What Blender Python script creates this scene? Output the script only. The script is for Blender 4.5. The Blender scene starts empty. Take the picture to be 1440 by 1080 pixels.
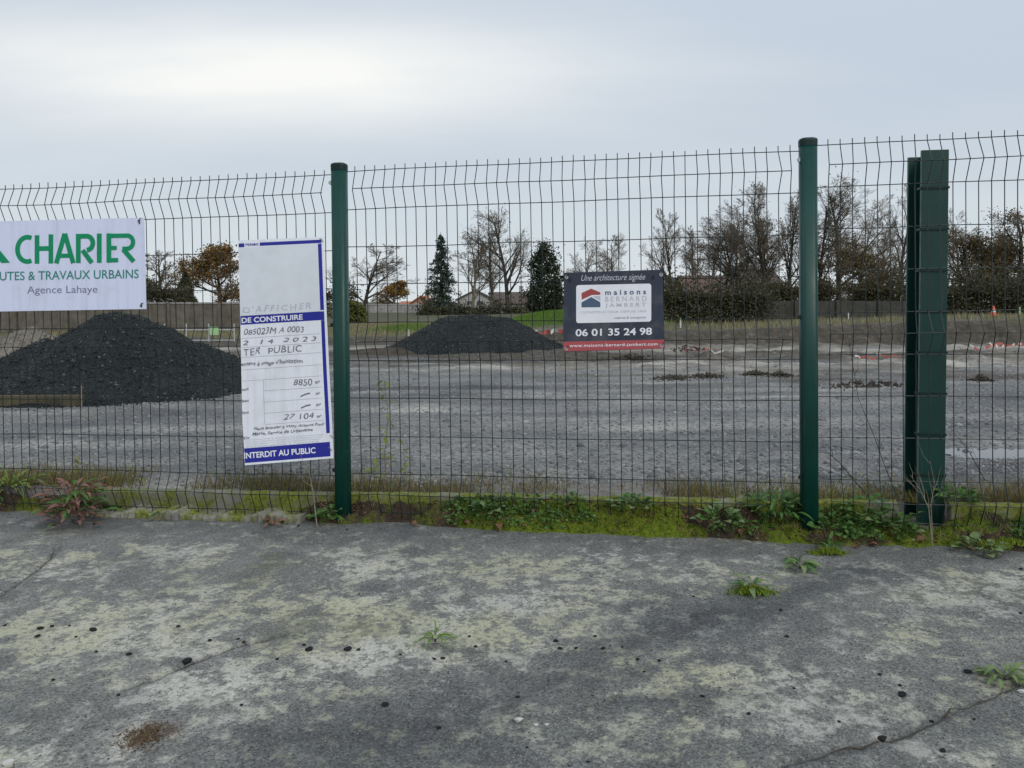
import bpy, math, random
import numpy as np
from mathutils import Vector, Matrix, noise as mnoise

# ------------------------------------------------------------------ camera
SC = bpy.context.scene
COL = SC.collection
F = 1083.0                      # focal length in photo pixels (1440 wide)
PITCH = math.radians(1.25)
CY = 448.6                      # row of the optical axis in the photo
EYE = 1.15
cam_d = bpy.data.cameras.new('camera')
cam_d.sensor_fit = 'HORIZONTAL'; cam_d.sensor_width = 36.0
cam_d.lens = F / 1440.0 * 36.0
cam_d.shift_y = -(540.0 - CY) / 1440.0
cam_d.clip_start = 0.05; cam_d.clip_end = 8000
cam = bpy.data.objects.new('camera', cam_d); COL.objects.link(cam)
cam.location = (0, 0, EYE)
cam.rotation_euler = (math.radians(90) - PITCH, 0, 0)
SC.camera = cam

# ------------------------------------------------------------------ sky, sun, exposure
SUN_AZ = math.radians(148)      # behind the camera, to its right
SUN_EL = math.radians(36)
world = bpy.data.worlds.new('World'); SC.world = world; world.use_nodes = True
wt = world.node_tree; wn = wt.nodes; wl = wt.links
wn.clear()
def wnode(t, **k):
    n = wn.new(t)
    for a, b in k.items(): setattr(n, a, b)
    return n
w_out = wnode('ShaderNodeOutputWorld'); w_bg = wnode('ShaderNodeBackground')
w_bg.inputs['Strength'].default_value = 0.1
w_sky = wnode('ShaderNodeTexSky', sky_type='NISHITA', sun_disc=False)
w_sky.sun_elevation = SUN_EL; w_sky.sun_rotation = SUN_AZ
w_sky.air_density = 1.0; w_sky.dust_density = 1.0
w_tc = wnode('ShaderNodeTexCoord'); w_sep = wnode('ShaderNodeSeparateXYZ')
wl.new(w_tc.outputs['Generated'], w_sep.inputs[0])
def wmath(op, a, b=None, c=None, clamp=False):
    n = wnode('ShaderNodeMath', operation=op); n.use_clamp = clamp
    for i, v in enumerate((a, b, c)):
        if v is None: continue
        if isinstance(v, (int, float)): n.inputs[i].default_value = v
        else: wl.new(v, n.inputs[i])
    return n.outputs[0]
X_, Y_, Z_ = w_sep.outputs
zz = wmath('MAXIMUM', Z_, 0.0)
den = wmath('ADD', zz, 0.22)
cxyz = wnode('ShaderNodeCombineXYZ')
wl.new(wmath('DIVIDE', X_, den), cxyz.inputs[0]); wl.new(wmath('DIVIDE', Y_, den), cxyz.inputs[1])
wmap = wnode('ShaderNodeMapping'); wmap.inputs['Scale'].default_value = (0.55, 1.5, 1); wmap.inputs['Location'].default_value = (3.1, 0.4, 0)
wmap.inputs['Rotation'].default_value = (0, 0, 0.12)
wl.new(cxyz.outputs[0], wmap.inputs[0])
wno = wnode('ShaderNodeTexNoise'); wno.inputs['Scale'].default_value = 1.3; wno.inputs['Detail'].default_value = 5; wno.inputs['Roughness'].default_value = 0.5
wl.new(wmap.outputs[0], wno.inputs['Vector'])
# an oblong thin stretch in the cloud sheet
yy = wmath('MAXIMUM', Y_, 0.08)
du = wmath('DIVIDE', wmath('ADD', wmath('DIVIDE', X_, yy), 0.43), 0.36)        # the streak runs level, across the view
dv = wmath('DIVIDE', wmath('SUBTRACT', wmath('DIVIDE', Z_, yy), wmath('ADD', 0.293, wmath('MULTIPLY', wmath('DIVIDE', X_, yy), -0.02))), 0.052)
d2 = wmath('ADD', wmath('POWER', du, 2.0), wmath('POWER', dv, 2.0))
glow = wmath('MULTIPLY', wmath('EXPONENT', wmath('MULTIPLY', d2, -0.5)), wmath('GREATER_THAN', Y_, 0.0))
cl = wmath('SUBTRACT', wno.outputs['Fac'], 0.5)
fac = wmath('ADD', wmath('MULTIPLY', glow, wmath('ADD', 0.92, wmath('MULTIPLY', cl, 1.4))), wmath('ADD', wmath('MULTIPLY', cl, 0.45), 0.0), None, True)
hz = wmath('SUBTRACT', 1.0, wmath('MULTIPLY', zz, 4.2), None, True)               # paler towards the horizon
w_top = wnode('ShaderNodeMix', data_type='RGBA')
w_top.inputs[6].default_value = (5.45, 6.2, 7.1, 1); w_top.inputs[7].default_value = (7.0, 7.62, 7.95, 1)
wl.new(hz, w_top.inputs[0])
w_mix = wnode('ShaderNodeMix', data_type='RGBA')
w_mix.inputs[7].default_value = (9.4, 9.45, 9.15, 1)
wl.new(fac, w_mix.inputs[0]); wl.new(w_top.outputs[2], w_mix.inputs[6])
w_fin = wnode('ShaderNodeMix', data_type='RGBA'); w_fin.inputs[0].default_value = 0.965
wl.new(w_sky.outputs[0], w_fin.inputs[6]); wl.new(w_mix.outputs[2], w_fin.inputs[7])
w_ov = wnode('ShaderNodeVectorMath', operation='SCALE'); wl.new(w_fin.outputs[2], w_ov.inputs[0])      # overcast: the cloud sheet is brighter overhead than low down
wl.new(wmath('ADD', 1.0, wmath('MULTIPLY', wmath('MULTIPLY', zz, zz), 0.5)), w_ov.inputs['Scale'])
wl.new(w_ov.outputs[0], w_bg.inputs['Color']); wl.new(w_bg.outputs[0], w_out.inputs[0])

sun_d = bpy.data.lights.new('sun', 'SUN'); sun_d.energy = 1.5; sun_d.angle = math.radians(32); sun_d.color = (1.0, 0.96, 0.9)
sun = bpy.data.objects.new('sun', sun_d); COL.objects.link(sun)
sdir = Vector((math.sin(SUN_AZ) * math.cos(SUN_EL), math.cos(SUN_AZ) * math.cos(SUN_EL), math.sin(SUN_EL)))
sun.rotation_euler = sdir.to_track_quat('Z', 'Y').to_euler()
vs = SC.view_settings
vs.view_transform = 'Standard'; vs.look = 'None'; vs.exposure = 0.0; vs.gamma = 1.0; vs.use_curve_mapping = False
SC.cycles.max_bounces = 6; SC.cycles.diffuse_bounces = 3; SC.cycles.glossy_bounces = 3

# ------------------------------------------------------------------ measuring helpers
rng = np.random.default_rng(7)
random.seed(7)
cp, sp = math.cos(PITCH), math.sin(PITCH)
def ray(px, py):
    u = (px - 720.0) / F; v = -(py - CY) / F
    return Vector((u, cp + v * sp, v * cp - sp))
def pt(px, py, Y):
    """the point at distance Y ahead that lies on the sight line of a photo pixel"""
    r = ray(px, py); return Vector((0, 0, EYE)) + r * (Y / r.y)
ASL = 0.018
def asph_z(x, y): return ASL * x
def gnd(px, py):
    r = ray(px, py); k = -EYE / (r.z - ASL * r.x)
    return Vector((0, 0, EYE)) + r * k
# fence line: A = left post, B = right post
A = Vector((-0.913, 4.085, 0)); B = Vector((1.420, 3.697, 0))
E = (B - A).normalized(); FN = Vector((E.y, -E.x, 0)).normalized()   # FN points to the camera
if FN.y > 0: FN = -FN
PLEN = (B - A).length
def fen(px, py, d=0.0):
    """point on the fence plane moved d towards the camera"""
    r = ray(px, py); o = Vector((0, 0, EYE)); q = A + FN * d
    k = (q - o).dot(FN) / r.dot(FN)
    return o + r * k
def fz(t, d=0.0): return A + E * t - FN * d        # t metres along the fence from the left post, d metres behind it

def lattice(n, seed): return np.random.default_rng(seed).random((n, n))
_L = {}
def vnoise(x, y, seed=0):
    if seed not in _L: _L[seed] = lattice(256, seed + 100)
    g = _L[seed]
    xi = np.floor(x).astype(int); yi = np.floor(y).astype(int)
    fx = x - xi; fy = y - yi
    fx = fx * fx * (3 - 2 * fx); fy = fy * fy * (3 - 2 * fy)
    a = g[xi % 256, yi % 256]; b = g[(xi + 1) % 256, yi % 256]; c = g[xi % 256, (yi + 1) % 256]; d = g[(xi + 1) % 256, (yi + 1) % 256]
    return (a * (1 - fx) + b * fx) * (1 - fy) + (c * (1 - fx) + d * fx) * fy
def fbm(x, y, seed=0, oct=4):
    x = np.asarray(x, float); y = np.asarray(y, float)
    s = 0; a = 0.5; f = 1.0
    for k in range(oct):
        s = s + a * (vnoise(x * f + 17.3 * k, y * f + 9.1 * k, seed + k) - 0.5); a *= 0.5; f *= 2.03
    return s
def sstep(a, b, x): 
    t = np.clip((np.asarray(x, float) - a) / (b - a), 0, 1); return t * t * (3 - 2 * t)

# ------------------------------------------------------------------ mesh helpers
def mesh_np(name, V, Fs, mats=(), smooth=False, midx=None):
    """V (n,3); Fs = list of (m,k) index arrays"""
    V = np.asarray(V, np.float32)
    if not isinstance(Fs, (list, tuple)): Fs = [Fs]
    Fs = [np.asarray(f, np.int32) for f in Fs if len(f)]
    me = bpy.data.meshes.new(name)
    me.vertices.add(len(V)); me.vertices.foreach_set('co', V.ravel())
    nl = sum(f.size for f in Fs); npol = sum(len(f) for f in Fs)
    me.loops.add(nl); me.polygons.add(npol)
    me.loops.foreach_set('vertex_index', np.concatenate([f.ravel() for f in Fs]))
    st = []; o = 0
    for f in Fs:
        st.append(o + np.arange(len(f)) * f.shape[1]); o += f.size
    me.polygons.foreach_set('loop_start', np.concatenate(st).astype(np.int32))
    if midx is not None: me.polygons.foreach_set('material_index', np.asarray(midx, np.int32))
    if smooth: me.polygons.foreach_set('use_smooth', np.ones(npol, bool))
    me.update(calc_edges=True)
    for m in mats: me.materials.append(m)
    return me

class MB:
    """collects simple shapes into one mesh"""
    def __init__(s): s.v = []; s.f = []; s.m = []; s.cur = 0
    def add(s, vs, fs):
        b = len(s.v); s.v += [tuple(p) for p in vs]; s.f += [tuple(i + b for i in f) for f in fs]; s.m += [s.cur] * len(fs)
    def box(s, c, size, mat=None):
        cx, cy, cz = c; hx, hy, hz = (k / 2 for k in size)
        vs = [Vector((cx + i * hx, cy + j * hy, cz + k * hz)) for i in (-1, 1) for j in (-1, 1) for k in (-1, 1)]
        if mat: vs = [mat @ v for v in vs]
        s.add(vs, [(0, 1, 3, 2), (4, 6, 7, 5), (0, 4, 5, 1), (2, 3, 7, 6), (0, 2, 6, 4), (1, 5, 7, 3)])
    def tube(s, pts, rad, n=6, caps=True):
        pts = [Vector(p) for p in pts]
        if not hasattr(rad, '__len__'): rad = [rad] * len(pts)
        b = []; ref = None
        for i, p in enumerate(pts):
            d = (pts[min(i + 1, len(pts) - 1)] - pts[max(i - 1, 0)]).normalized()
            if ref is None: ref = d.orthogonal().normalized()
            ref = (ref - d * ref.dot(d)).normalized(); q = d.cross(ref)
            b += [p + (ref * math.cos(2 * math.pi * k / n) + q * math.sin(2 * math.pi * k / n)) * rad[i] for k in range(n)]
        fs = []
        for i in range(len(pts) - 1):
            for k in range(n):
                fs.append((i * n + k, i * n + (k + 1) % n, (i + 1) * n + (k + 1) % n, (i + 1) * n + k))
        if caps: fs += [tuple(range(n - 1, -1, -1)), tuple(range((len(pts) - 1) * n, len(pts) * n))]
        s.add(b, fs)
    def prism(s, prof, z0, z1, close=True):
        n = len(prof)
        vs = [(x, y, z0) for x, y in prof] + [(x, y, z1) for x, y in prof]
        fs = [(k, (k + 1) % n, n + (k + 1) % n, n + k) for k in range(n)]
        if close: fs += [tuple(range(n - 1, -1, -1)), tuple(range(n, 2 * n))]
        s.add(vs, fs)
    def mesh(s, name, *mats, smooth=False):
        me = bpy.data.meshes.new(name); me.from_pydata([tuple(p) for p in s.v], [], s.f)
        for m in mats: me.materials.append(m)
        if len(mats) > 1: me.polygons.foreach_set('material_index', s.m)
        if smooth: me.polygons.foreach_set('use_smooth', [True] * len(s.f))
        me.update(); return me
    def build(s, name, m, parent=None, smooth=False):
        return link(name, s.mesh(name, *(m if isinstance(m, (tuple, list)) else (m,)), smooth=smooth), parent)

def link(name, data, parent=None, loc=None, rot=None):
    o = bpy.data.objects.new(name, data); COL.objects.link(o)
    if parent is not None: o.parent = parent
    if loc is not None: o.location = loc
    if rot is not None: o.rotation_euler = rot
    return o
def tag(o, label=None, cat=None, group=None, kind=None):
    if label: o['label'] = label
    if cat: o['category'] = cat
    if group: o['group'] = group
    if kind: o['kind'] = kind
    return o
def thing(name, label, cat, loc=(0, 0, 0), rotz=0.0, group=None):
    return tag(link(name, None, None, loc, (0, 0, rotz)), label, cat, group)
def bevel(o, w, seg=2):
    m = o.modifiers.new('bevel', 'BEVEL'); m.width = w; m.segments = seg; m.limit_method = 'ANGLE'; return o

# ------------------------------------------------------------------ materials
def new_mat(name):
    m = bpy.data.materials.new(name); m.use_nodes = True
    nt = m.node_tree; b = nt.nodes['Principled BSDF']
    return m, nt, b
class NT:
    def __init__(s, nt): s.nt = nt; s.n = nt.nodes; s.l = nt.links
    def node(s, t, ins=None, **k):
        n = s.n.new(t)
        for a, b in k.items(): setattr(n, a, b)
        for a, v in (ins or {}).items(): s.put(n.inputs[a], v)
        return n
    def put(s, sock, v):
        if hasattr(v, 'is_output') or isinstance(v, bpy.types.NodeSocket): s.l.new(v, sock)
        elif isinstance(v, (tuple, list)) and len(v) == 3 and sock.type == 'RGBA': sock.default_value = (*v, 1)
        else: sock.default_value = v
    def obj(s): return s.node('ShaderNodeTexCoord').outputs['Object']
    def noise(s, vec, scale, detail=4, rough=0.55, out='Fac'):
        n = s.node('ShaderNodeTexNoise', {'Scale': scale, 'Detail': detail, 'Roughness': rough}); s.l.new(vec, n.inputs['Vector']); return n.outputs[out]
    def voro(s, vec, scale, out='Color', feature='F1'):
        n = s.node('ShaderNodeTexVoronoi', {'Scale': scale}, feature=feature); s.l.new(vec, n.inputs['Vector']); return n.outputs[out]
    def ramp(s, fac, a, b, ca=(0, 0, 0), cb=(1, 1, 1), ins=()):
        n = s.node('ShaderNodeValToRGB'); e = n.color_ramp.elements
        e[0].position = a; e[0].color = (*ca, 1); e[1].position = b; e[1].color = (*cb, 1)
        for p, c in ins:
            x = e.new(p); x.color = (*c, 1)
        s.put(n.inputs[0], fac); return n.outputs['Color']
    def mix(s, fac, a, b, mode='MIX'):
        n = s.node('ShaderNodeMix', data_type='RGBA', blend_type=mode); s.put(n.inputs[0], fac); s.put(n.inputs[6], a); s.put(n.inputs[7], b); return n.outputs[2]
    def math(s, op, a, b=0.0, clamp=False):
        n = s.node('ShaderNodeMath', operation=op); n.use_clamp = clamp; s.put(n.inputs[0], a); s.put(n.inputs[1], b); return n.outputs[0]
    def attr(s, name): return s.node('ShaderNodeAttribute', attribute_name=name).outputs['Fac']
    def bump(s, h, strength, dist):
        return s.node('ShaderNodeBump', {'Height': h, 'Strength': strength, 'Distance': dist}).outputs[0]

def simple(name, col, col2=None, rough=0.7, spec=0.3, scale=8.0, amt=1.0, bscale=60.0, bstr=0.25, bdist=0.004, metal=0.0, fine=True):
    m, nt, b = new_mat(name); t = NT(nt); v = t.obj()
    c2 = col2 or tuple(min(1, k * 0.72) for k in col)
    n1 = t.ramp(t.noise(v, scale, 6), 0.32, 0.68)
    c = t.mix(n1, col, c2) if amt >= 1 else t.mix(t.math('MULTIPLY', n1, amt), col, c2)
    if fine:
        c = t.mix(0.35, c, t.ramp(t.noise(v, scale * 9, 3), 0.3, 0.7, (0.35,) * 3, (1, 1, 1)), 'MULTIPLY')
    t.put(b.inputs['Base Color'], c)
    b.inputs['Roughness'].default_value = rough; b.inputs['Specular IOR Level'].default_value = spec; b.inputs['Metallic'].default_value = metal
    if bstr: t.put(b.inputs['Normal'], t.bump(t.noise(v, bscale, 4), bstr, bdist))
    return m
def leafy(name, cols, rough=0.6, trans=0.25, scale=0.0):
    """foliage: each leaf face gets one of a run of colours; light passes through it"""
    m, nt, b = new_mat(name); t = NT(nt)
    g = t.node('ShaderNodeNewGeometry').outputs['Random Per Island']
    n = t.node('ShaderNodeValToRGB'); e = n.color_ramp.elements
    e[0].position = 0; e[0].color = (*cols[0], 1); e[1].position = 1; e[1].color = (*cols[-1], 1)
    for i, c in enumerate(cols[1:-1]):
        x = e.new((i + 1) / (len(cols) - 1)); x.color = (*c, 1)
    t.put(n.inputs[0], g); c = n.outputs['Color']
    if scale: c = t.mix(0.6, c, t.ramp(t.noise(t.obj(), scale, 3), 0.35, 0.65, (0.4,) * 3, (1.2, 1.2, 1.1)), 'MULTIPLY')
    t.put(b.inputs['Base Color'], c); b.inputs['Roughness'].default_value = rough; b.inputs['Specular IOR Level'].default_value = 0.25
    if trans:
        tr = t.node('ShaderNodeBsdfTranslucent'); t.put(tr.inputs['Color'], c)
        ms = t.node('ShaderNodeMixShader', {0: trans}); t.l.new(b.outputs[0], ms.inputs[1]); t.l.new(tr.outputs[0], ms.inputs[2])
        t.l.new(ms.outputs[0], nt.nodes['Material Output'].inputs[0])
    return m
def flat(name, col, rough=0.55, spec=0.3):
    m, nt, b = new_mat(name); t = NT(nt)
    c = t.mix(t.math('MULTIPLY', t.ramp(t.noise(t.obj(), 14, 5), 0.35, 0.7), 0.18), col, tuple(k * 0.55 for k in col))
    t.put(b.inputs['Base Color'], c); b.inputs['Roughness'].default_value = rough; b.inputs['Specular IOR Level'].default_value = spec
    return m

def signface(name, col, rough=0.4):
    m, nt, b = new_mat(name); t = NT(nt); v = t.obj()
    mp = t.node('ShaderNodeMapping', {'Scale': (14, 14, 0.8)}); t.l.new(v, mp.inputs[0])
    c = t.mix(t.math('MULTIPLY', t.ramp(t.noise(mp.outputs[0], 1.6, 6, 0.65), 0.48, 0.75), 0.30), col, tuple(k * 0.55 for k in col))     # dirt runs
    c = t.mix(t.math('MULTIPLY', t.ramp(t.noise(v, 5, 7, 0.7), 0.5, 0.72), 0.22), c, (0.30, 0.30, 0.28))
    t.put(b.inputs['Base Color'], c); t.put(b.inputs['Roughness'], t.ramp(t.noise(v, 7, 4), 0.3, 0.7, (rough - .12,) * 3, (rough + .15,) * 3)); b.inputs['Specular IOR Level'].default_value = 0.4
    t.put(b.inputs['Normal'], t.bump(t.noise(v, 6, 3), 0.12, 0.01)); return m
def asphalt_mat():
    m, nt, b = new_mat('weathered_asphalt'); t = NT(nt); v = t.obj()
    big = t.noise(v, 1.1, 5); mid = t.noise(v, 7, 6, 0.6)
    c = t.ramp(mid, 0.25, 0.78, (0.080, 0.081, 0.077), (0.215, 0.212, 0.196))
    c = t.mix(t.ramp(big, 0.35, 0.68), c, t.mix(0.5, c, (0.23, 0.225, 0.20)))
    # stones in the binder
    cell = t.voro(v, 150); cv = t.node('ShaderNodeSeparateColor'); t.l.new(cell, cv.inputs[0])
    c = t.mix(1.0, c, t.ramp(cv.outputs[0], 0.0, 1.0, (0.62,) * 3, (1.32,) * 3), 'MULTIPLY')
    chip = t.voro(v, 210); cc = t.node('ShaderNodeSeparateColor'); t.l.new(chip, cc.inputs[0])
    c = t.mix(t.math('MULTIPLY', t.math('GREATER_THAN', cc.outputs[1], 0.955), 0.6), c, (0.36, 0.35, 0.32))
    c = t.mix(t.math('MULTIPLY', t.math('GREATER_THAN', cc.outputs[2], 0.94), 0.7), c, (0.03, 0.03, 0.032))
    # grey-green lichen: flecks that crowd together where it thrives
    lich = t.attr('lichen')
    ln = t.math('ADD', t.math('MULTIPLY', t.noise(v, 10, 12, 0.70), 0.74), t.math('MULTIPLY', t.noise(v, 42, 8, 0.75), 0.26))
    lf = t.ramp(t.math('ADD', ln, t.math('MULTIPLY', lich, 0.12)), 0.530, 0.600)
    fl = t.voro(v, 60); fs = t.node('ShaderNodeSeparateColor'); t.l.new(fl, fs.inputs[0])          # the lichen sits on single stones, bare binder between
    fleck = t.ramp(t.math('ADD', t.math('MULTIPLY', fs.outputs[0], 0.55), t.math('MULTIPLY', t.noise(v, 60, 5, 0.7), 0.9)), 0.48, 0.70, (0.26,) * 3, (1,) * 3)
    lf = t.math('MULTIPLY', t.math('MULTIPLY', lf, fleck), t.math('ADD', 0.68, t.math('MULTIPLY', lich, 0.38)), True)
    lcol = t.mix(t.ramp(t.noise(v, 1.6, 3), 0.42, 0.58), (0.46, 0.445, 0.31), (0.50, 0.48, 0.415))
    lcol = t.mix(1.0, lcol, t.ramp(t.noise(v, 120, 5, 0.7), 0.3, 0.65, (0.62,) * 3, (1.12,) * 3), 'MULTIPLY')
    c = t.mix(lf, c, lcol)
    ol = t.attr('algae')
    c = t.mix(t.math('MULTIPLY', ol, t.ramp(t.noise(v, 14, 6, 0.65), 0.38, 0.62)), c, (0.095, 0.098, 0.05))
    wet = t.attr('dark')
    c = t.mix(t.math('MULTIPLY', wet, 0.85), c, t.mix(1.0, c, (0.42, 0.44, 0.48), 'MULTIPLY'))
    crk = t.attr('crack')
    c = t.mix(t.math('MULTIPLY', crk, t.ramp(t.noise(v, 45, 4, 0.7), 0.3, 0.55)), c, (0.03, 0.03, 0.028))
    t.put(b.inputs['Base Color'], c)
    t.put(b.inputs['Roughness'], t.ramp(t.noise(v, 12, 4), 0.3, 0.7, (0.66,) * 3, (0.9,) * 3))
    b.inputs['Specular IOR Level'].default_value = 0.35
    h = t.math('ADD', t.voro(v, 150, 'Distance'), t.math('MULTIPLY', t.noise(v, 40, 5, 0.65), 0.9))
    t.put(b.inputs['Normal'], t.bump(h, 0.5, 0.005))
    return m
def gravel_mat():
    m, nt, b = new_mat('crushed_stone_ground'); t = NT(nt); v = t.obj()
    c = t.ramp(t.noise(v, 0.9, 8, 0.62), 0.3, 0.72, (0.125, 0.128, 0.13), (0.285, 0.28, 0.265))
    mp = t.node('ShaderNodeMapping', {'Scale': (0.25, 1.6, 1)}); t.l.new(v, mp.inputs[0])      # wheel tracks run across the yard
    c = t.mix(1.0, c, t.ramp(t.noise(mp.outputs[0], 1.3, 7, 0.6), 0.32, 0.68, (0.42, 0.43, 0.46), (1.40, 1.36, 1.28)), 'MULTIPLY')
    cell = t.voro(v, 46); cv = t.node('ShaderNodeSeparateColor'); t.l.new(cell, cv.inputs[0])
    c = t.mix(1.0, c, t.ramp(cv.outputs[0], 0.0, 1.0, (0.68,) * 3, (1.32,) * 3), 'MULTIPLY')
    dirt = t.attr('dirt')
    dn = t.noise(v, 3.5, 7, 0.65)
    c = t.mix(t.math('MULTIPLY', dirt, t.ramp(dn, 0.3, 0.6, (0.35,) * 3, (1,) * 3)), c, t.ramp(t.noise(v, 9, 6, 0.7), 0.3, 0.7, (0.085, 0.072, 0.056), (0.25, 0.215, 0.17)))
    pale = t.attr('pale')
    c = t.mix(t.math('MULTIPLY', pale, t.ramp(t.noise(v, 2.4, 6, 0.7), 0.35, 0.6)), c, (0.42, 0.395, 0.345))
    c = t.mix(t.math('MULTIPLY', t.attr('bank'), t.ramp(t.noise(v, 5, 6, 0.7), 0.22, 0.46)), c, t.ramp(t.noise(v, 7, 6, 0.7), 0.3, 0.7, (0.032, 0.027, 0.020), (0.095, 0.079, 0.058)))
    grass = t.attr('grass')
    gcol = t.ramp(t.noise(v, 4, 7, 0.7), 0.3, 0.7, (0.040, 0.042, 0.020), (0.155, 0.14, 0.08), [(0.5, (0.08, 0.078, 0.038))])
    gcol = t.mix(1.0, gcol, t.ramp(t.noise(v, 40, 4, 0.7), 0.3, 0.7, (0.4,) * 3, (1.4,) * 3), 'MULTIPLY')
    c = t.mix(grass, c, gcol)
    wet = t.attr('wet')
    c = t.mix(wet, c, t.mix(1.0, c, (0.42, 0.43, 0.46), 'MULTIPLY'))
    t.put(b.inputs['Base Color'], c)
    t.put(b.inputs['Roughness'], t.math('SUBTRACT', 0.88, t.math('MULTIPLY', wet, 0.52)))
    b.inputs['Specular IOR Level'].default_value = 0.3
    h = t.math('ADD', t.voro(v, 46, 'Distance'), t.noise(v, 14, 6, 0.7))
    t.put(b.inputs['Normal'], t.bump(h, 0.45, 0.012))
    return m
def pile_mat():
    m, nt, b = new_mat('black_aggregate'); t = NT(nt); v = t.obj()
    c = t.ramp(t.noise(v, 2.5, 6, 0.65), 0.3, 0.7, (0.009, 0.012, 0.012), (0.022, 0.027, 0.027))
    cell = t.voro(v, 48); cv = t.node('ShaderNodeSeparateColor'); t.l.new(cell, cv.inputs[0])
    c = t.mix(1.0, c, t.ramp(cv.outputs[0], 0.0, 1.0, (0.5,) * 3, (1.7,) * 3), 'MULTIPLY')
    c = t.mix(t.math('MULTIPLY', t.math('GREATER_THAN', cv.outputs[1], 0.985), 0.6), c, (0.2, 0.2, 0.2))
    t.put(b.inputs['Base Color'], c); b.inputs['Roughness'].default_value = 0.8; b.inputs['Specular IOR Level'].default_value = 0.25
    h = t.math('ADD', t.voro(v, 48, 'Distance'), t.noise(v, 22, 6, 0.75))
    t.put(b.inputs['Normal'], t.bump(h, 1.0, 0.025))
    return m
def moss_mat():
    m, nt, b = new_mat('mossy_soil'); t = NT(nt); v = t.obj()
    soil = t.ramp(t.noise(v, 30, 7, 0.7), 0.3, 0.7, (0.022, 0.017, 0.012), (0.085, 0.062, 0.045))
    mo = t.ramp(t.noise(v, 45, 6, 0.7), 0.3, 0.7, (0.035, 0.058, 0.008), (0.18, 0.225, 0.022))
    f = t.ramp(t.math('ADD', t.noise(v, 6, 6, 0.6), t.math('MULTIPLY', t.attr('moss'), 0.4)), 0.52, 0.68)
    t.put(b.inputs['Base Color'], t.mix(f, soil, mo)); b.inputs['Roughness'].default_value = 0.95; b.inputs['Specular IOR Level'].default_value = 0.1
    t.put(b.inputs['Normal'], t.bump(t.noise(v, 130, 5, 0.75), 1.0, 0.008))
    return m
def concrete_mat(name, col, green=0.0):
    m, nt, b = new_mat(name); t = NT(nt); v = t.obj()
    c = t.ramp(t.noise(v, 5, 8, 0.65), 0.28, 0.72, tuple(k * 0.55 for k in col), col)
    mp = t.node('ShaderNodeMapping', {'Scale': (6, 6, 0.7)}); t.l.new(v, mp.inputs[0])
    c = t.mix(0.55, c, t.ramp(t.noise(mp.outputs[0], 1.6, 6, 0.6), 0.35, 0.65, (0.5, 0.49, 0.44), (1, 1, 1)), 'MULTIPLY')
    if green: c = t.mix(t.math('MULTIPLY', t.ramp(t.noise(v, 7, 7, 0.65), 0.48 - green * 0.2, 0.64 - green * 0.2), 0.95), c, t.ramp(t.noise(v, 60, 5), 0.3, 0.7, (0.05, 0.065, 0.01), (0.22, 0.24, 0.03)))
    t.put(b.inputs['Base Color'], c); b.inputs['Roughness'].default_value = 0.9; b.inputs['Specular IOR Level'].default_value = 0.2
    t.put(b.inputs['Normal'], t.bump(t.noise(v, 70, 6, 0.7), 0.5, 0.006))
    return m
def painted_green(name, col):
    m, nt, b = new_mat(name); t = NT(nt); v = t.obj()
    c = t.mix(t.ramp(t.noise(v, 4, 6), 0.4, 0.7), col, tuple(k * 0.7 for k in col))
    # dried splashes and algae near the foot, faint streaks
    mp = t.node('ShaderNodeMapping', {'Scale': (30, 30, 1.2)}); t.l.new(v, mp.inputs[0])
    c = t.mix(t.math('MULTIPLY', t.ramp(t.noise(mp.outputs[0], 2.0, 6), 0.6, 0.8), 0.35), c, (0.10, 0.13, 0.10))
    c = t.mix(t.math('MULTIPLY', t.math('GREATER_THAN', t.noise(v, 55, 2), 0.745), 0.6), c, (0.2, 0.24, 0.18))
    t.put(b.inputs['Base Color'], c)
    t.put(b.inputs['Roughness'], t.ramp(t.noise(v, 9, 5), 0.3, 0.7, (0.34,) * 3, (0.52,) * 3)); b.inputs['Specular IOR Level'].default_value = 0.4
    t.put(b.inputs['Normal'], t.bump(t.noise(v, 25, 3), 0.06, 0.004))
    return m
def tile_mat(name, col):
    m, nt, b = new_mat(name); t = NT(nt); v = t.obj()
    c = t.ramp(t.noise(v, 2.2, 7, 0.7), 0.3, 0.7, tuple(k * 0.6 for k in col), tuple(k * 1.25 for k in col))
    w = t.node('ShaderNodeTexWave', {'Scale': 1.7, 'Distortion': 0.6}, bands_direction='X'); t.l.new(v, w.inputs['Vector'])
    c = t.mix(0.4, c, t.ramp(w.outputs['Fac'], 0.1, 0.6, (0.5,) * 3, (1, 1, 1)), 'MULTIPLY')
    t.put(b.inputs['Base Color'], c); b.inputs['Roughness'].default_value = 0.85
    t.put(b.inputs['Normal'], t.bump(w.outputs['Fac'], 0.5, 0.06))
    return m

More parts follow.
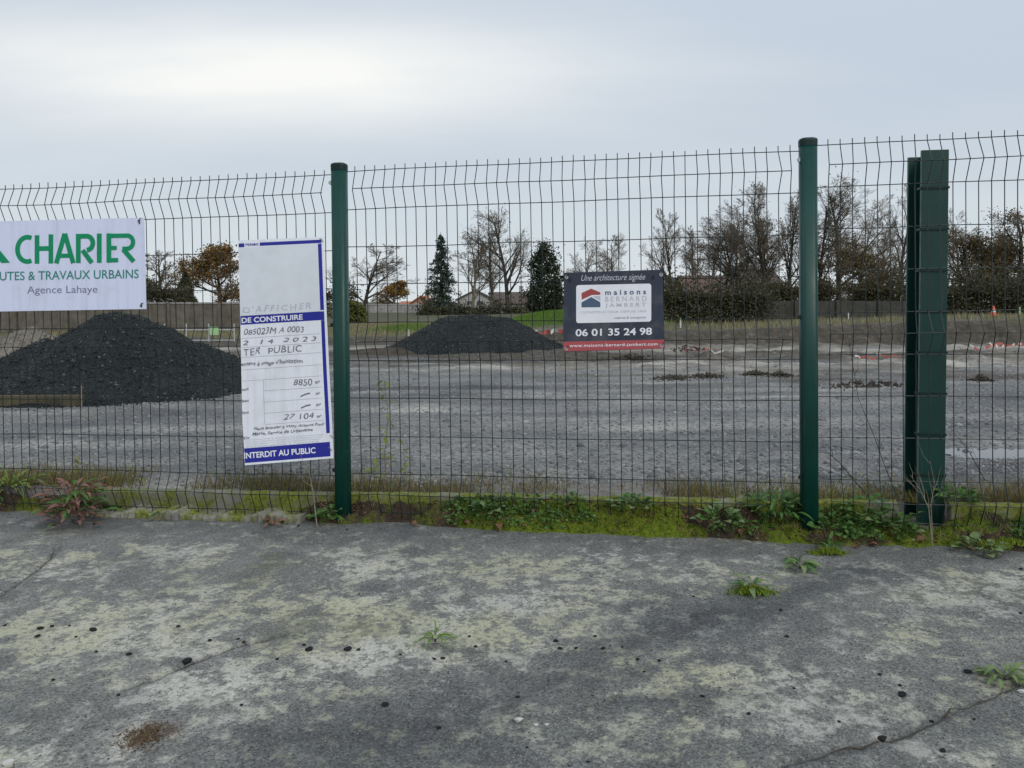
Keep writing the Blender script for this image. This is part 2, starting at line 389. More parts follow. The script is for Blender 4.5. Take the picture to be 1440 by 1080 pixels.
def wire_mat():
    m, nt, b = new_mat('wire_green'); t = NT(nt)
    r_ = t.node('ShaderNodeObjectInfo').outputs['Random']; v = t.obj()
    c = t.mix(r_, (0.004, 0.009, 0.008), (0.014, 0.024, 0.021))
    c = t.mix(t.math('MULTIPLY', t.ramp(t.noise(v, 9, 5, 0.7), 0.55, 0.75), 0.4), c, (0.05, 0.06, 0.055))
    t.put(b.inputs['Base Color'], c); b.inputs['Roughness'].default_value = 0.42; b.inputs['Specular IOR Level'].default_value = 0.4
    return m
MAT = dict(
    asphalt=asphalt_mat(), gravel=gravel_mat(), pile=pile_mat(), moss=moss_mat(),
    kerb=concrete_mat('kerb_concrete', (0.34, 0.33, 0.29), 0.75), kerbleft=concrete_mat('left_kerb_concrete', (0.26, 0.25, 0.22), 0.42), footing=concrete_mat('footing_concrete', (0.33, 0.32, 0.29), 0.25),
    wall=concrete_mat('wall_concrete', (0.185, 0.168, 0.135), 0.0), greywall=concrete_mat('grey_wall', (0.085, 0.085, 0.073), 0.0),
    paleconc=concrete_mat('pale_render', (0.40, 0.39, 0.38)),
    post=painted_green('post_green', (0.002, 0.047, 0.036)), beam=painted_green('beam_green', (0.002, 0.040, 0.031)),
    cap=flat('cap_green', (0.003, 0.022, 0.018), 0.5), palepaint=simple('pale_paint', (0.13, 0.18, 0.16), (0.06, 0.11, 0.095), 0.6, 0.3, 18.0),
    wire=wire_mat(), clip=flat('clip_metal', (0.42, 0.44, 0.42), 0.4),
    bark=simple('bark', (0.10, 0.086, 0.07), (0.045, 0.039, 0.032), 0.95, 0.1, 3.0), barkpale=simple('pale_bark', (0.23, 0.19, 0.145), (0.12, 0.10, 0.075), 0.95, 0.1, 3.0),
    twig=simple('dry_twig', (0.10, 0.085, 0.065), (0.05, 0.042, 0.033), 0.9, 0.1, 20.0), strawtwig=simple('bleached_stalk', (0.34, 0.29, 0.22), (0.2, 0.17, 0.13), 0.9, 0.1, 20.0),
    board=signface('sign_white', (0.66, 0.70, 0.88), 0.4), paper=signface('panel_white', (0.80, 0.82, 0.88), 0.35), greenink=flat('green_print', (0.0, 0.26, 0.11), 0.5),
    tealink=flat('teal_print', (0.03, 0.24, 0.19), 0.5), greyink=flat('grey_print', (0.21, 0.22, 0.34), 0.5),
    blueink=flat('blue_print', (0.025, 0.03, 0.30), 0.4), whiteink=flat('white_print', (0.80, 0.81, 0.86), 0.4), pen=flat('pen_ink', (0.15, 0.155, 0.19), 0.6), rule=flat('ruled_line', (0.40, 0.42, 0.48), 0.6),
    paleblank=flat('blank_field', (0.70, 0.73, 0.78), 0.35),
    navy=signface('navy_board', (0.030, 0.038, 0.060), 0.42), redink=flat('red_print', (0.40, 0.085, 0.095), 0.45), logored=flat('logo_red', (0.36, 0.075, 0.07), 0.45), logoblue=flat('logo_blue', (0.075, 0.12, 0.19), 0.45), palegrey=flat('pale_print', (0.50, 0.53, 0.60), 0.5),
    lightscript=flat('script_print', (0.5, 0.52, 0.58), 0.5),
    roofbrown=tile_mat('brown_tiles', (0.105, 0.075, 0.06)), rooforange=tile_mat('orange_tiles', (0.42, 0.16, 0.085)), roofgrey=tile_mat('grey_tiles', (0.10, 0.10, 0.10)), roofred=tile_mat('red_tiles', (0.15, 0.085, 0.066)),
    render=simple('house_render', (0.46, 0.45, 0.43), (0.36, 0.35, 0.33), 0.9, 0.2, 1.5), rendertan=simple('tan_render', (0.42, 0.27, 0.20), (0.34, 0.21, 0.15), 0.9, 0.2, 1.5), brickwall=simple('brick_render', (0.17, 0.085, 0.065), (0.11, 0.06, 0.05), 0.9, 0.2, 2.0),
    glass=flat('window_glass', (0.03, 0.035, 0.04), 0.1, 0.5), frame=flat('window_frame', (0.55, 0.55, 0.55)), 
    timber=simple('old_timber', (0.115, 0.10, 0.062), (0.055, 0.048, 0.03), 0.85, 0.2, 6.0), soil=simple('dark_soil', (0.105, 0.088, 0.07), (0.05, 0.042, 0.033), 0.95, 0.1, 5.0, bscale=25, bstr=0.9, bdist=0.03),
    sand=simple('pale_spoil', (0.25, 0.23, 0.19), (0.15, 0.135, 0.11), 0.95, 0.1, 4.0, bscale=25, bstr=0.9, bdist=0.03),
    chunk=simple('black_asphalt', (0.022, 0.022, 0.023), (0.012, 0.012, 0.013), 0.8, 0.3, 40.0, bscale=150, bstr=0.8), chip=simple('white_chip', (0.62, 0.61, 0.58), (0.45, 0.44, 0.41), 0.8, 0.2, 30.0),
    orange=flat('cone_orange', (0.70, 0.12, 0.05), 0.5), white=flat('white_plastic', (0.60, 0.59, 0.56), 0.5), tapered=flat('tape_red', (0.42, 0.10, 0.085), 0.6), galv=flat('galvanised', (0.40, 0.41, 0.41), 0.4), stakegreen=flat('stake_green', (0.35, 0.55, 0.28)),
    carwhite=flat('car_paint', (0.70, 0.70, 0.70), 0.25, 0.5), tyre=flat('tyre_rubber', (0.02, 0.02, 0.02), 0.8),
    l_autumn=leafy('autumn_leaves', [(0.10, 0.05, 0.014), (0.22, 0.115, 0.03), (0.15, 0.10, 0.03), (0.27, 0.16, 0.05)]),
    l_orange=leafy('orange_leaves', [(0.16, 0.09, 0.02), (0.30, 0.16, 0.035), (0.20, 0.15, 0.04)]),
    l_brown=leafy('brown_oak_leaves', [(0.07, 0.058, 0.026), (0.15, 0.105, 0.045), (0.11, 0.095, 0.042), (0.19, 0.135, 0.06)]),
    l_ivy=leafy('ivy_leaves', [(0.036, 0.04, 0.017), (0.085, 0.075, 0.036), (0.06, 0.052, 0.028), (0.11, 0.085, 0.05)]),
    l_dark=leafy('dark_evergreen', [(0.016, 0.024, 0.013), (0.045, 0.058, 0.030), (0.028, 0.036, 0.02)], trans=0.1),
    l_fir=leafy('fir_needles', [(0.022, 0.042, 0.030), (0.055, 0.085, 0.062), (0.035, 0.06, 0.045)], trans=0.1),
    l_hedge=leafy('hedge_leaves', [(0.032, 0.036, 0.017), (0.072, 0.072, 0.034), (0.05, 0.048, 0.026), (0.095, 0.078, 0.042)], trans=0.15),
    l_olive=leafy('olive_hedge', [(0.06, 0.08, 0.018), (0.13, 0.145, 0.035), (0.09, 0.09, 0.028)]),
    l_bud=leafy('yellow_buds', [(0.12, 0.11, 0.045), (0.19, 0.17, 0.07), (0.10, 0.09, 0.04)]),
    grass=leafy('lawn_grass', [(0.07, 0.15, 0.022), (0.14, 0.24, 0.035), (0.10, 0.19, 0.028)], trans=0.3),
    drygrass=leafy('rough_grass', [(0.14, 0.135, 0.05), (0.32, 0.28, 0.16), (0.20, 0.18, 0.09), (0.40, 0.36, 0.23)], trans=0.3),
    weeds=leafy('withered_weeds', [(0.13, 0.085, 0.045), (0.24, 0.18, 0.06), (0.17, 0.13, 0.08), (0.22, 0.23, 0.05), (0.11, 0.07, 0.045), (0.14, 0.17, 0.03)], trans=0.3),
    mossblade=leafy('moss_tufts', [(0.06, 0.10, 0.010), (0.22, 0.29, 0.025), (0.14, 0.19, 0.018), (0.31, 0.36, 0.05)], trans=0.3),
    weedleaf=leafy('weed_leaf', [(0.04, 0.10, 0.025), (0.13, 0.25, 0.06), (0.075, 0.165, 0.04), (0.17, 0.27, 0.075)], trans=0.3, scale=30), paleleaf=leafy('pale_leaf', [(0.16, 0.24, 0.09), (0.24, 0.31, 0.14)], trans=0.3, scale=30),
    redleaf=leafy('reddened_leaf', [(0.24, 0.075, 0.065), (0.38, 0.19, 0.16), (0.20, 0.09, 0.07), (0.33, 0.22, 0.17), (0.20, 0.18, 0.07)], trans=0.3), yellowleaf=leafy('yellow_leaf', [(0.30, 0.30, 0.05), (0.22, 0.26, 0.05), (0.34, 0.29, 0.09)], trans=0.3),
    deadleaf=leafy('dead_leaf', [(0.13, 0.07, 0.04), (0.19, 0.10, 0.06), (0.09, 0.055, 0.035)], trans=0.1, scale=40), rootmat=leafy('brown_fibres', [(0.10, 0.06, 0.03), (0.17, 0.11, 0.06), (0.06, 0.04, 0.025)], trans=0.1),
)
def water_mat():
    m, nt, b = new_mat('puddle_water'); t = NT(nt)
    t.put(b.inputs['Base Color'], (0.07, 0.07, 0.065, 1)); b.inputs['Roughness'].default_value = 0.04; b.inputs['Specular IOR Level'].default_value = 0.5
    t.put(b.inputs['Normal'], t.bump(t.noise(t.obj(), 14, 2), 0.02, 0.01)); return m
MAT['water'] = water_mat()

# ================================================================== SETTING
def graded(a, b, step, far_a, far_b, k=1.22):
    c = list(np.arange(a, b + 1e-6, step)); s = step; x = b
    while x < far_b: s *= k; x += s; c.append(x)
    s = step; x = a; pre = []
    while x > far_a: s *= k; x -= s; pre.append(x)
    return np.array(pre[::-1] + c)
def grid_mesh(name, xs, ys, zf, mat):
    GX, GY = np.meshgrid(xs, ys); GZ = zf(GX, GY)
    V = np.stack([GX, GY, GZ], -1).reshape(-1, 3); nx = len(xs)
    i = np.arange(len(ys) - 1)[:, None] * nx + np.arange(nx - 1)[None, :]
    Fc = np.stack([i, i + 1, i + 1 + nx, i + nx], -1).reshape(-1, 4)
    return mesh_np(name, V, [Fc], [mat], smooth=True), GX.ravel(), GY.ravel()
def put_attr(me, name, val):
    a = me.attributes.new(name, 'FLOAT', 'POINT'); a.data.foreach_set('value', np.clip(val, 0, 1).astype(np.float32).ravel())

# ---- asphalt in front of the fence
def blob(gx, gy, cx, cy, rx, ry, rot=0.0):
    c, s = math.cos(rot), math.sin(rot); dx = gx - cx; dy = gy - cy
    u = (dx * c + dy * s) / rx; v = (-dx * s + dy * c) / ry
    return np.exp(-(u * u + v * v) * 1.2)
def pdist(gx, gy, pts):
    best = np.full(gx.shape, 1e9)
    for (x0, y0), (x1, y1) in zip(pts[:-1], pts[1:]):
        dx, dy = x1 - x0, y1 - y0; L = dx * dx + dy * dy
        tt = np.clip(((gx - x0) * dx + (gy - y0) * dy) / L, 0, 1)
        best = np.minimum(best, np.hypot(gx - x0 - tt * dx, gy - y0 - tt * dy))
    return best
def gpts(l): return [tuple(gnd(*p)[:2]) for p in l]
CRACKS = [gpts([(-10, 842), (30, 815), (62, 792), (85, 768)]), gpts([(150, 978), (215, 955), (262, 936), (330, 908), (400, 892)]),
          gpts([(1090, 1075), (1200, 1050), (1260, 1035), (1330, 1005), (1400, 976), (1440, 955)]), gpts([(700, 1010), (728, 982), (790, 952), (880, 912), (960, 872), (1010, 850)])]
def asph_full(x, y):
    z = ASL * x + fbm(x * 0.9, y * 0.9, 3, 3) * 0.016 * sstep(0, 1.0, np.minimum(6 - y, 6)) + fbm(x * 14, y * 14, 8, 3) * 0.004
    z = z - 0.02 * sstep(3.9, 5.0, y + 0.166 * x + 0.1)
    for c in CRACKS[:3]:
        d = pdist(x, y, c) + fbm(x * 8, y * 8, 21, 3) * 0.03
        z = z - 0.012 * np.exp(-(d / 0.012) ** 2)
    d = pdist(x, y, CRACKS[3])
    return z
axs = graded(-3.2, 3.4, 0.014, -45, 45); ays = graded(1.4, 4.3, 0.014, -40, 5.1)
me, gx, gy = grid_mesh('asphalt_yard', axs, ays, asph_full, MAT['asphalt'])
li = np.zeros(gx.shape)
for (px, py, rx, ry, a) in [(290, 965, .22, .13, 1.0), (350, 1010, .16, .10, .8), (270, 780, .30, .16, .8), (330, 830, .35, .22, .7), (520, 790, .28, .35, 1.0), (500, 850, .24, .2, .9), (540, 905, .25, .18, 1.0), (620, 880, .35, .2, .8), (720, 800, .5, .14, .75), (760, 850, .4, .2, .7), (150, 870, .5, .3, .55), (60, 800, .35, .2, .6), (130, 905, .25, .1, .7), (230, 900, .3, .14, .7), (1010, 950, .35, .2, .75), (1010, 985, .3, .2, .5), (1350, 840, .55, .3, .65), (1250, 880, .5, .25, .5), (1345, 1066, .15, .06, .9), (740, 1020, .2, .1, .5), (820, 1050, .3, .12, .5), (400, 850, .4, .3, .6), (90, 1060, .3, .15, .4), (1150, 990, .6, .2, .35), (440, 930, .3, .15, .7)]:
    g = gnd(px, py); li = np.maximum(li, a * blob(gx, gy, g.x, g.y, rx, ry))
li = li + 1.3 * fbm(gx * 1.9, gy * 1.9, 31, 5) + 0.14
edge = gy + 0.166 * gx                                   # distance along the fence's normal, 3.93 at the fence
li *= 1 - sstep(3.40, 3.62, edge + fbm(gx * 3, gy * 3, 5, 3) * 0.2)

dk = np.zeros(gx.shape)
for (px, py, rx, ry, a, rt) in [(1130, 830, .7, .12, .8, .35), (1000, 880, .5, .12, .6, .4), (850, 955, .5, .07, .9, .35), (960, 900, .4, .08, .8, .38), (640, 985, .5, .18, .9, .2), (480, 1050, .4, .2, .9, 0), (600, 1060, .3, .12, .8, 0), (740, 930, .3, .1, .6, .3), (1240, 1060, .5, .14, .45, .2), (1400, 1010, .35, .18, .6, .3), (590, 775, .16, .1, .6, 0), (1190, 775, .7, .12, .7, -.1), (880, 800, .18, .07, .35, 0), (900, 850, .12, .06, .6, .3), (60, 1000, .4, .12, .4, 0), (1000, 1060, .4, .1, .35, 0), (900, 985, .3, .06, .7, .1)]:
    g = gnd(px, py); dk = np.maximum(dk, a * blob(gx, gy, g.x, g.y, rx, ry, rt))
band = pdist(gx, gy, gpts([(430, 1090), (560, 1045), (700, 985), (830, 925), (960, 880), (1080, 845), (1200, 800)])) + fbm(gx * 2.5, gy * 2.5, 43, 4) * 0.12
dk = np.maximum(dk, 0.95 * np.exp(-(band / 0.11) ** 2))
dk = np.maximum(dk, 0.55 * sstep(3.50, 3.72, edge + fbm(gx * 4, gy * 4, 6, 3) * 0.25))
dk += 1.1 * fbm(gx * 1.3 + 5, gy * 2.5, 41, 5)
put_attr(me, 'dark', dk)
put_attr(me, 'lichen', li * (1 - 0.75 * np.clip(dk, 0, 1)))
al = np.zeros(gx.shape)
for (px, py, rx, ry, a) in [(370, 800, .10, .24, .9), (420, 880, .12, .2, .7), (520, 880, .2, .14, .8), (480, 780, .25, .12, .5), (90, 750, .3, .1, .6), (300, 990, .1, .06, .4), (640, 905, .2, .1, .5), (1340, 830, .4, .15, .35)]:
    g = gnd(px, py); al = np.maximum(al, a * blob(gx, gy, g.x, g.y, rx, ry))
put_attr(me, 'algae', al + 0.4 * fbm(gx * 2.2, gy * 2.2, 55, 3))
cr = np.zeros(gx.shape)
for k, c in enumerate(CRACKS):
    d = pdist(gx, gy, c) + fbm(gx * 8, gy * 8, 21, 3) * 0.03
    cr = np.maximum(cr, (0.5 if k < 3 else 0.3) * np.exp(-(d / (0.011 if k < 3 else 0.02)) ** 2))
put_attr(me, 'crack', cr)
tag(link('asphalt_yard', me), kind='structure')

m = MB()
for k, c in enumerate(CRACKS[:3]):
    P = [Vector((*p, 0)) for p in c]; rr = random.Random(k + 5); path = []
    for a_, b_ in zip(P[:-1], P[1:]):
        n = max(2, int((b_ - a_).length / 0.02))
        for j in range(n): path.append(a_.lerp(b_, j / n))
    path.append(P[-1]); n = len(path); off = 0.0; L = []
    for j, p in enumerate(path):
        off = off * 0.85 + rr.gauss(0, 0.006); d_ = (path[min(j + 1, n - 1)] - path[max(j - 1, 0)]).normalized(); nr = Vector((-d_.y, d_.x, 0)); q = p + nr * off
        w_ = (0.0012 + 0.0035 * abs(mnoise.noise((j * 0.13, k * 7, 0)))) * min(1, j / 6, (n - 1 - j) / 6)
        zq = float(asph_full(np.array([q.x]), np.array([q.y]))[0]) + 0.0035
        L.append(((q - nr * w_)[:2] + (zq,), (q + nr * w_)[:2] + (zq,)))
    m.add([v for pr in L for v in pr], [(2 * j, 2 * j + 1, 2 * j + 3, 2 * j + 2) for j in range(n - 1)])
tag(m.build('crack_dirt', MAT['soil']), kind='structure')
# grit on the asphalt
def octa(x, y, z, s, mat, name, label, cat):
    n = len(x); base = np.array([(1, 0, 0), (-1, 0, 0), (0, 1, 0), (0, -1, 0), (0, 0, 1), (0, 0, -1)], float)
    V = base[None] * s[:, None, None] * rng.uniform(0.6, 1.25, (n, 6, 1)); V[:, :, 2] *= 0.65
    th = rng.random(n) * 6.28; c_, s_ = np.cos(th)[:, None], np.sin(th)[:, None]
    V = np.stack([V[:, :, 0] * c_ - V[:, :, 1] * s_, V[:, :, 0] * s_ + V[:, :, 1] * c_, V[:, :, 2]], -1) + np.stack([x, y, z], 1)[:, None]
    of = np.array([(0, 2, 4), (2, 1, 4), (1, 3, 4), (3, 0, 4), (2, 0, 5), (1, 2, 5), (3, 1, 5), (0, 3, 5)])
    tag(link(name, mesh_np(name, V.reshape(-1, 3), [(np.arange(n)[:, None, None] * 6 + of[None]).reshape(-1, 3)], [mat])), label, cat, kind='stuff')
gritm = leafy('asphalt_grit', [(0.03, 0.03, 0.03), (0.10, 0.10, 0.095), (0.22, 0.215, 0.20), (0.06, 0.06, 0.06), (0.36, 0.35, 0.32)], 0.9, 0)
n = 9000; y = 1.5 + 2.4 * rng.random(n) ** 1.2; x = rng.uniform(-0.75, 0.75, n) * y; ok = (y + 0.166 * x < 3.8) & (fbm(x * 2, y * 2, 33, 4) > -0.02 - 0.3 * (rng.random(n) < 0.15)); x, y = x[ok], y[ok]
octa(x, y, asph_full(x, y) + 0.0008, rng.uniform(0.0012, 0.0036, len(x)), gritm, 'asphalt_grit', 'fine loose grit scattered over the grey asphalt', 'grit')

# ---- site ground behind the fence
PUD = [(pt(1425, 648, 4.95), .55, .22, 0.1), (pt(1190, 637, 5.12), .17, .10, 0.0), (pt(1010, 536, 10.2), .5, .14, 0.0), (pt(1180, 545, 9.2), 1.0, .10, 0.05), (pt(700, 522, 11.5), .9, .18, 0.0), (pt(1420, 560, 8.4), .6, .12, 0)]
def pudmask(x, y):
    m = np.zeros(np.shape(x))
    for c, rx, ry, rot in PUD:
        m = np.maximum(m, blob(x, y, c.x, c.y, rx, ry, rot))
    return m
def berm_line(x): return 18.6 - 0.05 * x + fbm(x * 0.5, x * 0.0 + 3, 12, 3) * 0.8
def berm_h(x): return np.interp(x, [-20, -6, -2, 3, 4.5, 8, 13, 30], [0.10, 0.12, 0.16, 0.26, 0.30, 0.42, 0.56, 0.7])
TRACKS = [[(-7, 6.9), (-2, 7.5), (2, 7.6), (7, 6.6)], [(-7, 8.7), (-2, 9.2), (2, 9.3), (8, 8.4)], [(-5, 10.6), (0, 11.6), (4, 11.2), (11, 10.2)], [(-4, 5.6), (0, 6.0), (3, 5.7), (6, 5.0)], [(-3, 12.3), (2, 13.2), (9, 12.2)]]
def track(x, y):
    sh = np.shape(x); x = np.atleast_1d(x); y = np.atleast_1d(y); m = np.zeros(x.shape)
    q = (y < 16) & (y > 4.3) & (np.abs(x) < 12)
    if q.any():
        xx, yy_ = x[q], y[q]; w = fbm(xx * 0.7, yy_ * 0.7, 23, 3) * 0.5; b = np.zeros(xx.shape)
        for k, p in enumerate(TRACKS): b = np.maximum(b, np.exp(-((pdist(xx, yy_, p) + w * (1 if k % 2 else -1)) / 0.16) ** 2))
        m[q] = b
    return m.reshape(sh)
def terr(x, y):
    x = np.asarray(x, float); y = np.asarray(y, float)
    near = np.exp(-np.clip(y - 4.0, 0, None) / 6.0)
    z = 0.125 + 0.024 * np.clip(x, -6, 6) * near
    z = z + fbm(x * 0.35, y * 0.35, 2, 3) * 0.05 * sstep(5, 9, y) + fbm(x * 1.6, y * 2.2, 4, 4) * 0.05 * sstep(5.5, 8, y) * (1 - 0.6 * sstep(20, 40, y)) + fbm(x * 7, y * 7, 9, 3) * 0.008
    # churned soil band before the bank
    ch = sstep(10.5, 13.5, y) * (1 - sstep(18.5, 20, y)) * sstep(-2.5, 1.5, x)
    z = z + ch * (0.04 + fbm(x * 2.3, y * 2.3, 14, 5) * 0.22)
    z = z + berm_h(x) * sstep(0, 1.1, y - berm_line(x) + fbm(x * 2.5, y * 2.5, 15, 3) * 0.7)
    # green mound in the middle distance
    z = z + 0.46 * np.exp(-(((x - 2.3) / 2.5) ** 4)) * np.exp(-(((y - 26.5) / 3.2) ** 2)) + 0.15 * np.exp(-(((x + 3.2) / 1.2) ** 2)) * np.exp(-(((y - 24.5) / 2.0) ** 2))
    z = z - 0.03 * track(x, y) * (0.5 + 1.2 * (fbm(x * 1.1, y * 1.1, 25, 3) + 0.3))
    z = z - 0.035 * pudmask(x, y) * (y < 7) 
    z = z + sstep(30, 60, y) * 0.25 - sstep(150, 900, y) * 0.2
    return z
txs = graded(-9, 15, 0.075, -3000, 3000, 1.2); tys = np.concatenate([np.arange(3.6, 21.0, 0.07), graded(21.0, 32, 0.2, 21.0, 4000, 1.18)[1:]])
fence_back = lambda x, y: (y + 0.1663 * x)               # 3.93 on the fence line
def terr_cut(x, y):
    z = terr(x, y)
    t_ = (x - A.x) * E.x + (y - A.y) * E.y; d_ = -((x - A.x) * FN.x + (y - A.y) * FN.y)
    z = np.where((np.abs(t_ - 2.93) < 0.17) & (d_ < 0.42), ASL * x + 0.02, z)          # hollow in which the steel column stands
    return np.where(fence_back(x, y) < 4.02, -0.12 + np.clip(x, -40, 40) * 0.018, z)
me, gx, gy = grid_mesh('ground', txs, tys, terr_cut, MAT['gravel'])
n1 = fbm(gx * 0.8, gy * 0.8, 61, 4)
bl = gy - berm_line(gx)
grass = sstep(0.9, 1.8, bl + n1 * 1.5)
grass = np.maximum(grass, 0.0)
grass *= 1 - 0.5 * sstep(0.1, 0.35, fbm(gx * 0.5, gy * 0.5, 66, 3)) * (gy < 40)
put_attr(me, 'grass', grass)
dirt = sstep(9.5, 13.0, gy + n1 * 4) * sstep(-3.0, 0.5, gx + n1 * 3) * 0.95
dirt = np.maximum(dirt, 0.9 * sstep(13.5, 15.5, gy + n1 * 2))
strip = np.exp(-((fence_back(gx, gy) - 4.15) / 0.28) ** 2) * 0.6
dirt = np.maximum(dirt, strip)
put_attr(me, 'dirt', dirt)
pale = 0.9 * np.exp(-((gy - 12.2 + n1 * 2.0) / 1.0) ** 2) * sstep(-3.5, -1.0, gx) + 0.8 * np.exp(-((gy - 15.8 + n1 * 1.5) / 0.6) ** 2) * sstep(1.5, 4.0, gx) + 0.8 * np.exp(-((gy - 17.2) / 0.3) ** 2) * (gx < -2)
put_attr(me, 'pale', pale)
put_attr(me, 'bank', 0.75 * sstep(0.0, 0.12, fbm(gx * 0.35 + 4, gy * 0.9, 76, 5)) * sstep(10.5, 13, gy) * (1 - sstep(18.5, 19.5, gy)) + 0.5 * sstep(0.1, 0.22, fbm(gx * 0.5, gy * 1.6 + 7, 77, 5)) * sstep(6.5, 9, gy) * (gy < 14) + 1.3 * np.exp(-((bl - 0.45) / 0.85) ** 2) + 0.8 * np.exp(-((gy - 13.9 + n1 * 2.5) / 0.7) ** 2) * (gx > -4) + 0.9 * np.exp(-((gy - 15.2 + n1 * 2) / 0.9) ** 2) * (gx < 1.5) * (gx > -6) + 0.55 * np.exp(-((gy - 10.6 + n1 * 3) / 0.35) ** 2) * (gx > -3))
wet = sstep(0.35, 0.8, pudmask(gx, gy) + n1 * 0.3) + 0.9 * sstep(0.06, 0.20, fbm(gx * 0.4 + 8, gy * 1.5, 71, 5)) * (1 - sstep(16, 18, gy))
wet = np.maximum(wet, 0.9 * track(gx, gy) * sstep(-0.12, 0.1, fbm(gx * 0.8, gy * 0.8, 27, 4)))
put_attr(me, 'wet', wet)
tag(link('ground', me), kind='structure')
for i, (c, rx, ry, rot) in enumerate(PUD[:2]):
    zc = float(terr(np.array([c.x]), np.array([c.y]))[0]) + 0.016
    n = 40; pts = []
    for k in range(n):
        a = 2 * math.pi * k / n; q = 0.95 + 0.3 * mnoise.noise((math.cos(a) * 2 + i * 5, math.sin(a) * 2, 1.3))
        pts.append((c.x + math.cos(a) * rx * q, c.y + math.sin(a) * ry * q, zc))
    m = MB(); m.add(pts + [(c.x, c.y, zc)], [(k, (k + 1) % n, n) for k in range(n)])
    tag(m.build('puddle', MAT['water']), kind='structure')

def tz(x, y): return float(terr(np.array([x]), np.array([y]))[0])
def on_site(px, py, guess=None):
    """first hit of a photo pixel's sight line on the site ground"""
    r = ray(px, py); y = 4.2
    while y < 400:
        p = Vector((0, 0, EYE)) + r * (y / r.y)
        if p.z <= tz(p.x, p.y): return p
        y += 0.05 if y < 30 else 0.5
    return p

# ---- concrete edging under the mesh, footing, mossy verge
def strip_box(name, t0, t1, d0, d1, ztop, zbot, mat, nseg=40, rough=0.004, seed=1):
    m = MB(); prev = None; rr = random.Random(seed)
    for k in range(nseg + 1):
        t = t0 + (t1 - t0) * k / nseg
        p0, p1 = fz(t, d0), fz(t, d1); j = lambda: rr.uniform(-rough, rough)
        zt = ztop(p0.x); zb = zbot(p0.x)
        q = [(p0.x, p0.y + j(), zb), (p0.x, p0.y + j(), zt - 0.008 + j()), (p0.x - FN.x * 0.01, p0.y - FN.y * 0.01, zt + j()), (p1.x, p1.y, zt + j()), (p1.x, p1.y, zb)]
        b = len(m.v); m.v += q
        if prev is not None:
            for i in range(5): m.f.append((prev + i, prev + (i + 1) % 5, b + (i + 1) % 5, b + i)); m.m.append(0)
        else: m.f.append((b, b + 1, b + 2, b + 3, b + 4)); m.m.append(0)
        prev = b
    m.f.append((prev + 4, prev + 3, prev + 2, prev + 1, prev)); m.m.append(0)
    return m.build(name, mat)
kz = lambda x: 0.137 + 0.0262 * x
ked = thing('concrete_edging', 'low moss stained concrete edging running under the green mesh fence', 'edging', (0, 0, 0))
TL = -1.72; kb = [(TL, -0.03), (-0.03, 1.16), (1.16, 2.345), (2.345, 2.80), (3.03, 4.2), (4.2, 5.2)]
for i in range(6):
    o = strip_box('edging_slab', kb[i][0] + 0.004, kb[i][1] - 0.004, 0.055, 0.11, (lambda x, i=i: kz(x) + (0.0, 0.003, -0.002, 0.002, -0.003, 0.0)[i]), lambda x: ASL * x - 0.15, MAT['kerb' if i else 'kerbleft'], 30, 0.003, i); o.parent = ked
fo = strip_box('concrete_footing', -1.52, -0.2, -0.07, 0.052, lambda x: ASL * x + 0.03 + 0.012 * math.sin(x * 9) + 0.008 * math.sin(x * 23), lambda x: ASL * x - 0.1, MAT['footing'], 90, 0.012, 9)
tag(fo, 'pale crumbling concrete footing at the base of the left mesh panel', 'footing')

def verge_h(t, d):
    """height of the mossy soil over the asphalt; d = metres in front of the fence"""
    edge = 0.075 + 0.07 * sstep(-0.2, 2.2, t) + fbm(t * 2.6, t * 0 + 1, 81, 5) * 0.2 - 0.10 * (sstep(-1.6, -1.35, t) * (1 - sstep(-0.35, -0.1, t))) 
    prof = sstep(0.0, 0.08, edge - d)
    cush = 1 - np.abs(fbm(t * 7, d * 9, 82, 2)) * 4.2                      # rounded cushions with creases between them
    lump = 0.012 + np.clip(cush, 0, 1) * 0.045 + fbm(t * 2.2, d * 4, 85, 3) * 0.06 + fbm(t * 20, d * 20, 83, 4) * 0.035
    back = sstep(0.06, -0.05, d) * (0.035 + 0.03 * sstep(0.0, 1.0, t)) * (0.5 + 1.2 * (fbm(t * 3, d * 0 + 2, 84, 3) + 0.4))
    h = prof * np.clip(lump + back, 0.004, None) - (1 - prof) * 0.03
    h = h * (1 - 0.75 * np.exp(-((t - 2.93) / 0.15) ** 2) * sstep(0.12, 0.0, d))
    left = sstep(-1.6, -1.45, t) * (1 - sstep(-0.3, -0.12, t))
    return h * (1 - left * 0.35)
ts = np.arange(-3.1, 4.4, 0.009); ds = np.arange(-0.056, 0.46, 0.009)
TT, DD = np.meshgrid(ts, ds)
VX = A.x + E.x * TT + FN.x * DD; VY = A.y + E.y * TT + FN.y * DD
VH = verge_h(TT, DD); VZ = ASL * VX + VH
V = np.stack([VX, VY, VZ], -1).reshape(-1, 3); nx = len(ts)
i = np.arange(len(ds) - 1)[:, None] * nx + np.arange(nx - 1)[None, :]
me = mesh_np('mossy_verge', V, [np.stack([i, i + 1, i + 1 + nx, i + nx], -1).reshape(-1, 4)], [MAT['moss']], smooth=True)
mossv = 0.1 + 0.8 * sstep(-0.3, 0.5, TT) * (fbm(TT * 3.5, DD * 8, 86, 4) * 1.5 + 0.9) - 0.6 * sstep(-0.02, 0.06, fbm(TT * 2.4 + 3, DD * 7, 87, 4)) 
put_attr(me, 'moss', mossv)
tag(link('mossy_verge', me), 'strip of mossy soil along the foot of the mesh fence', 'moss', kind='stuff')

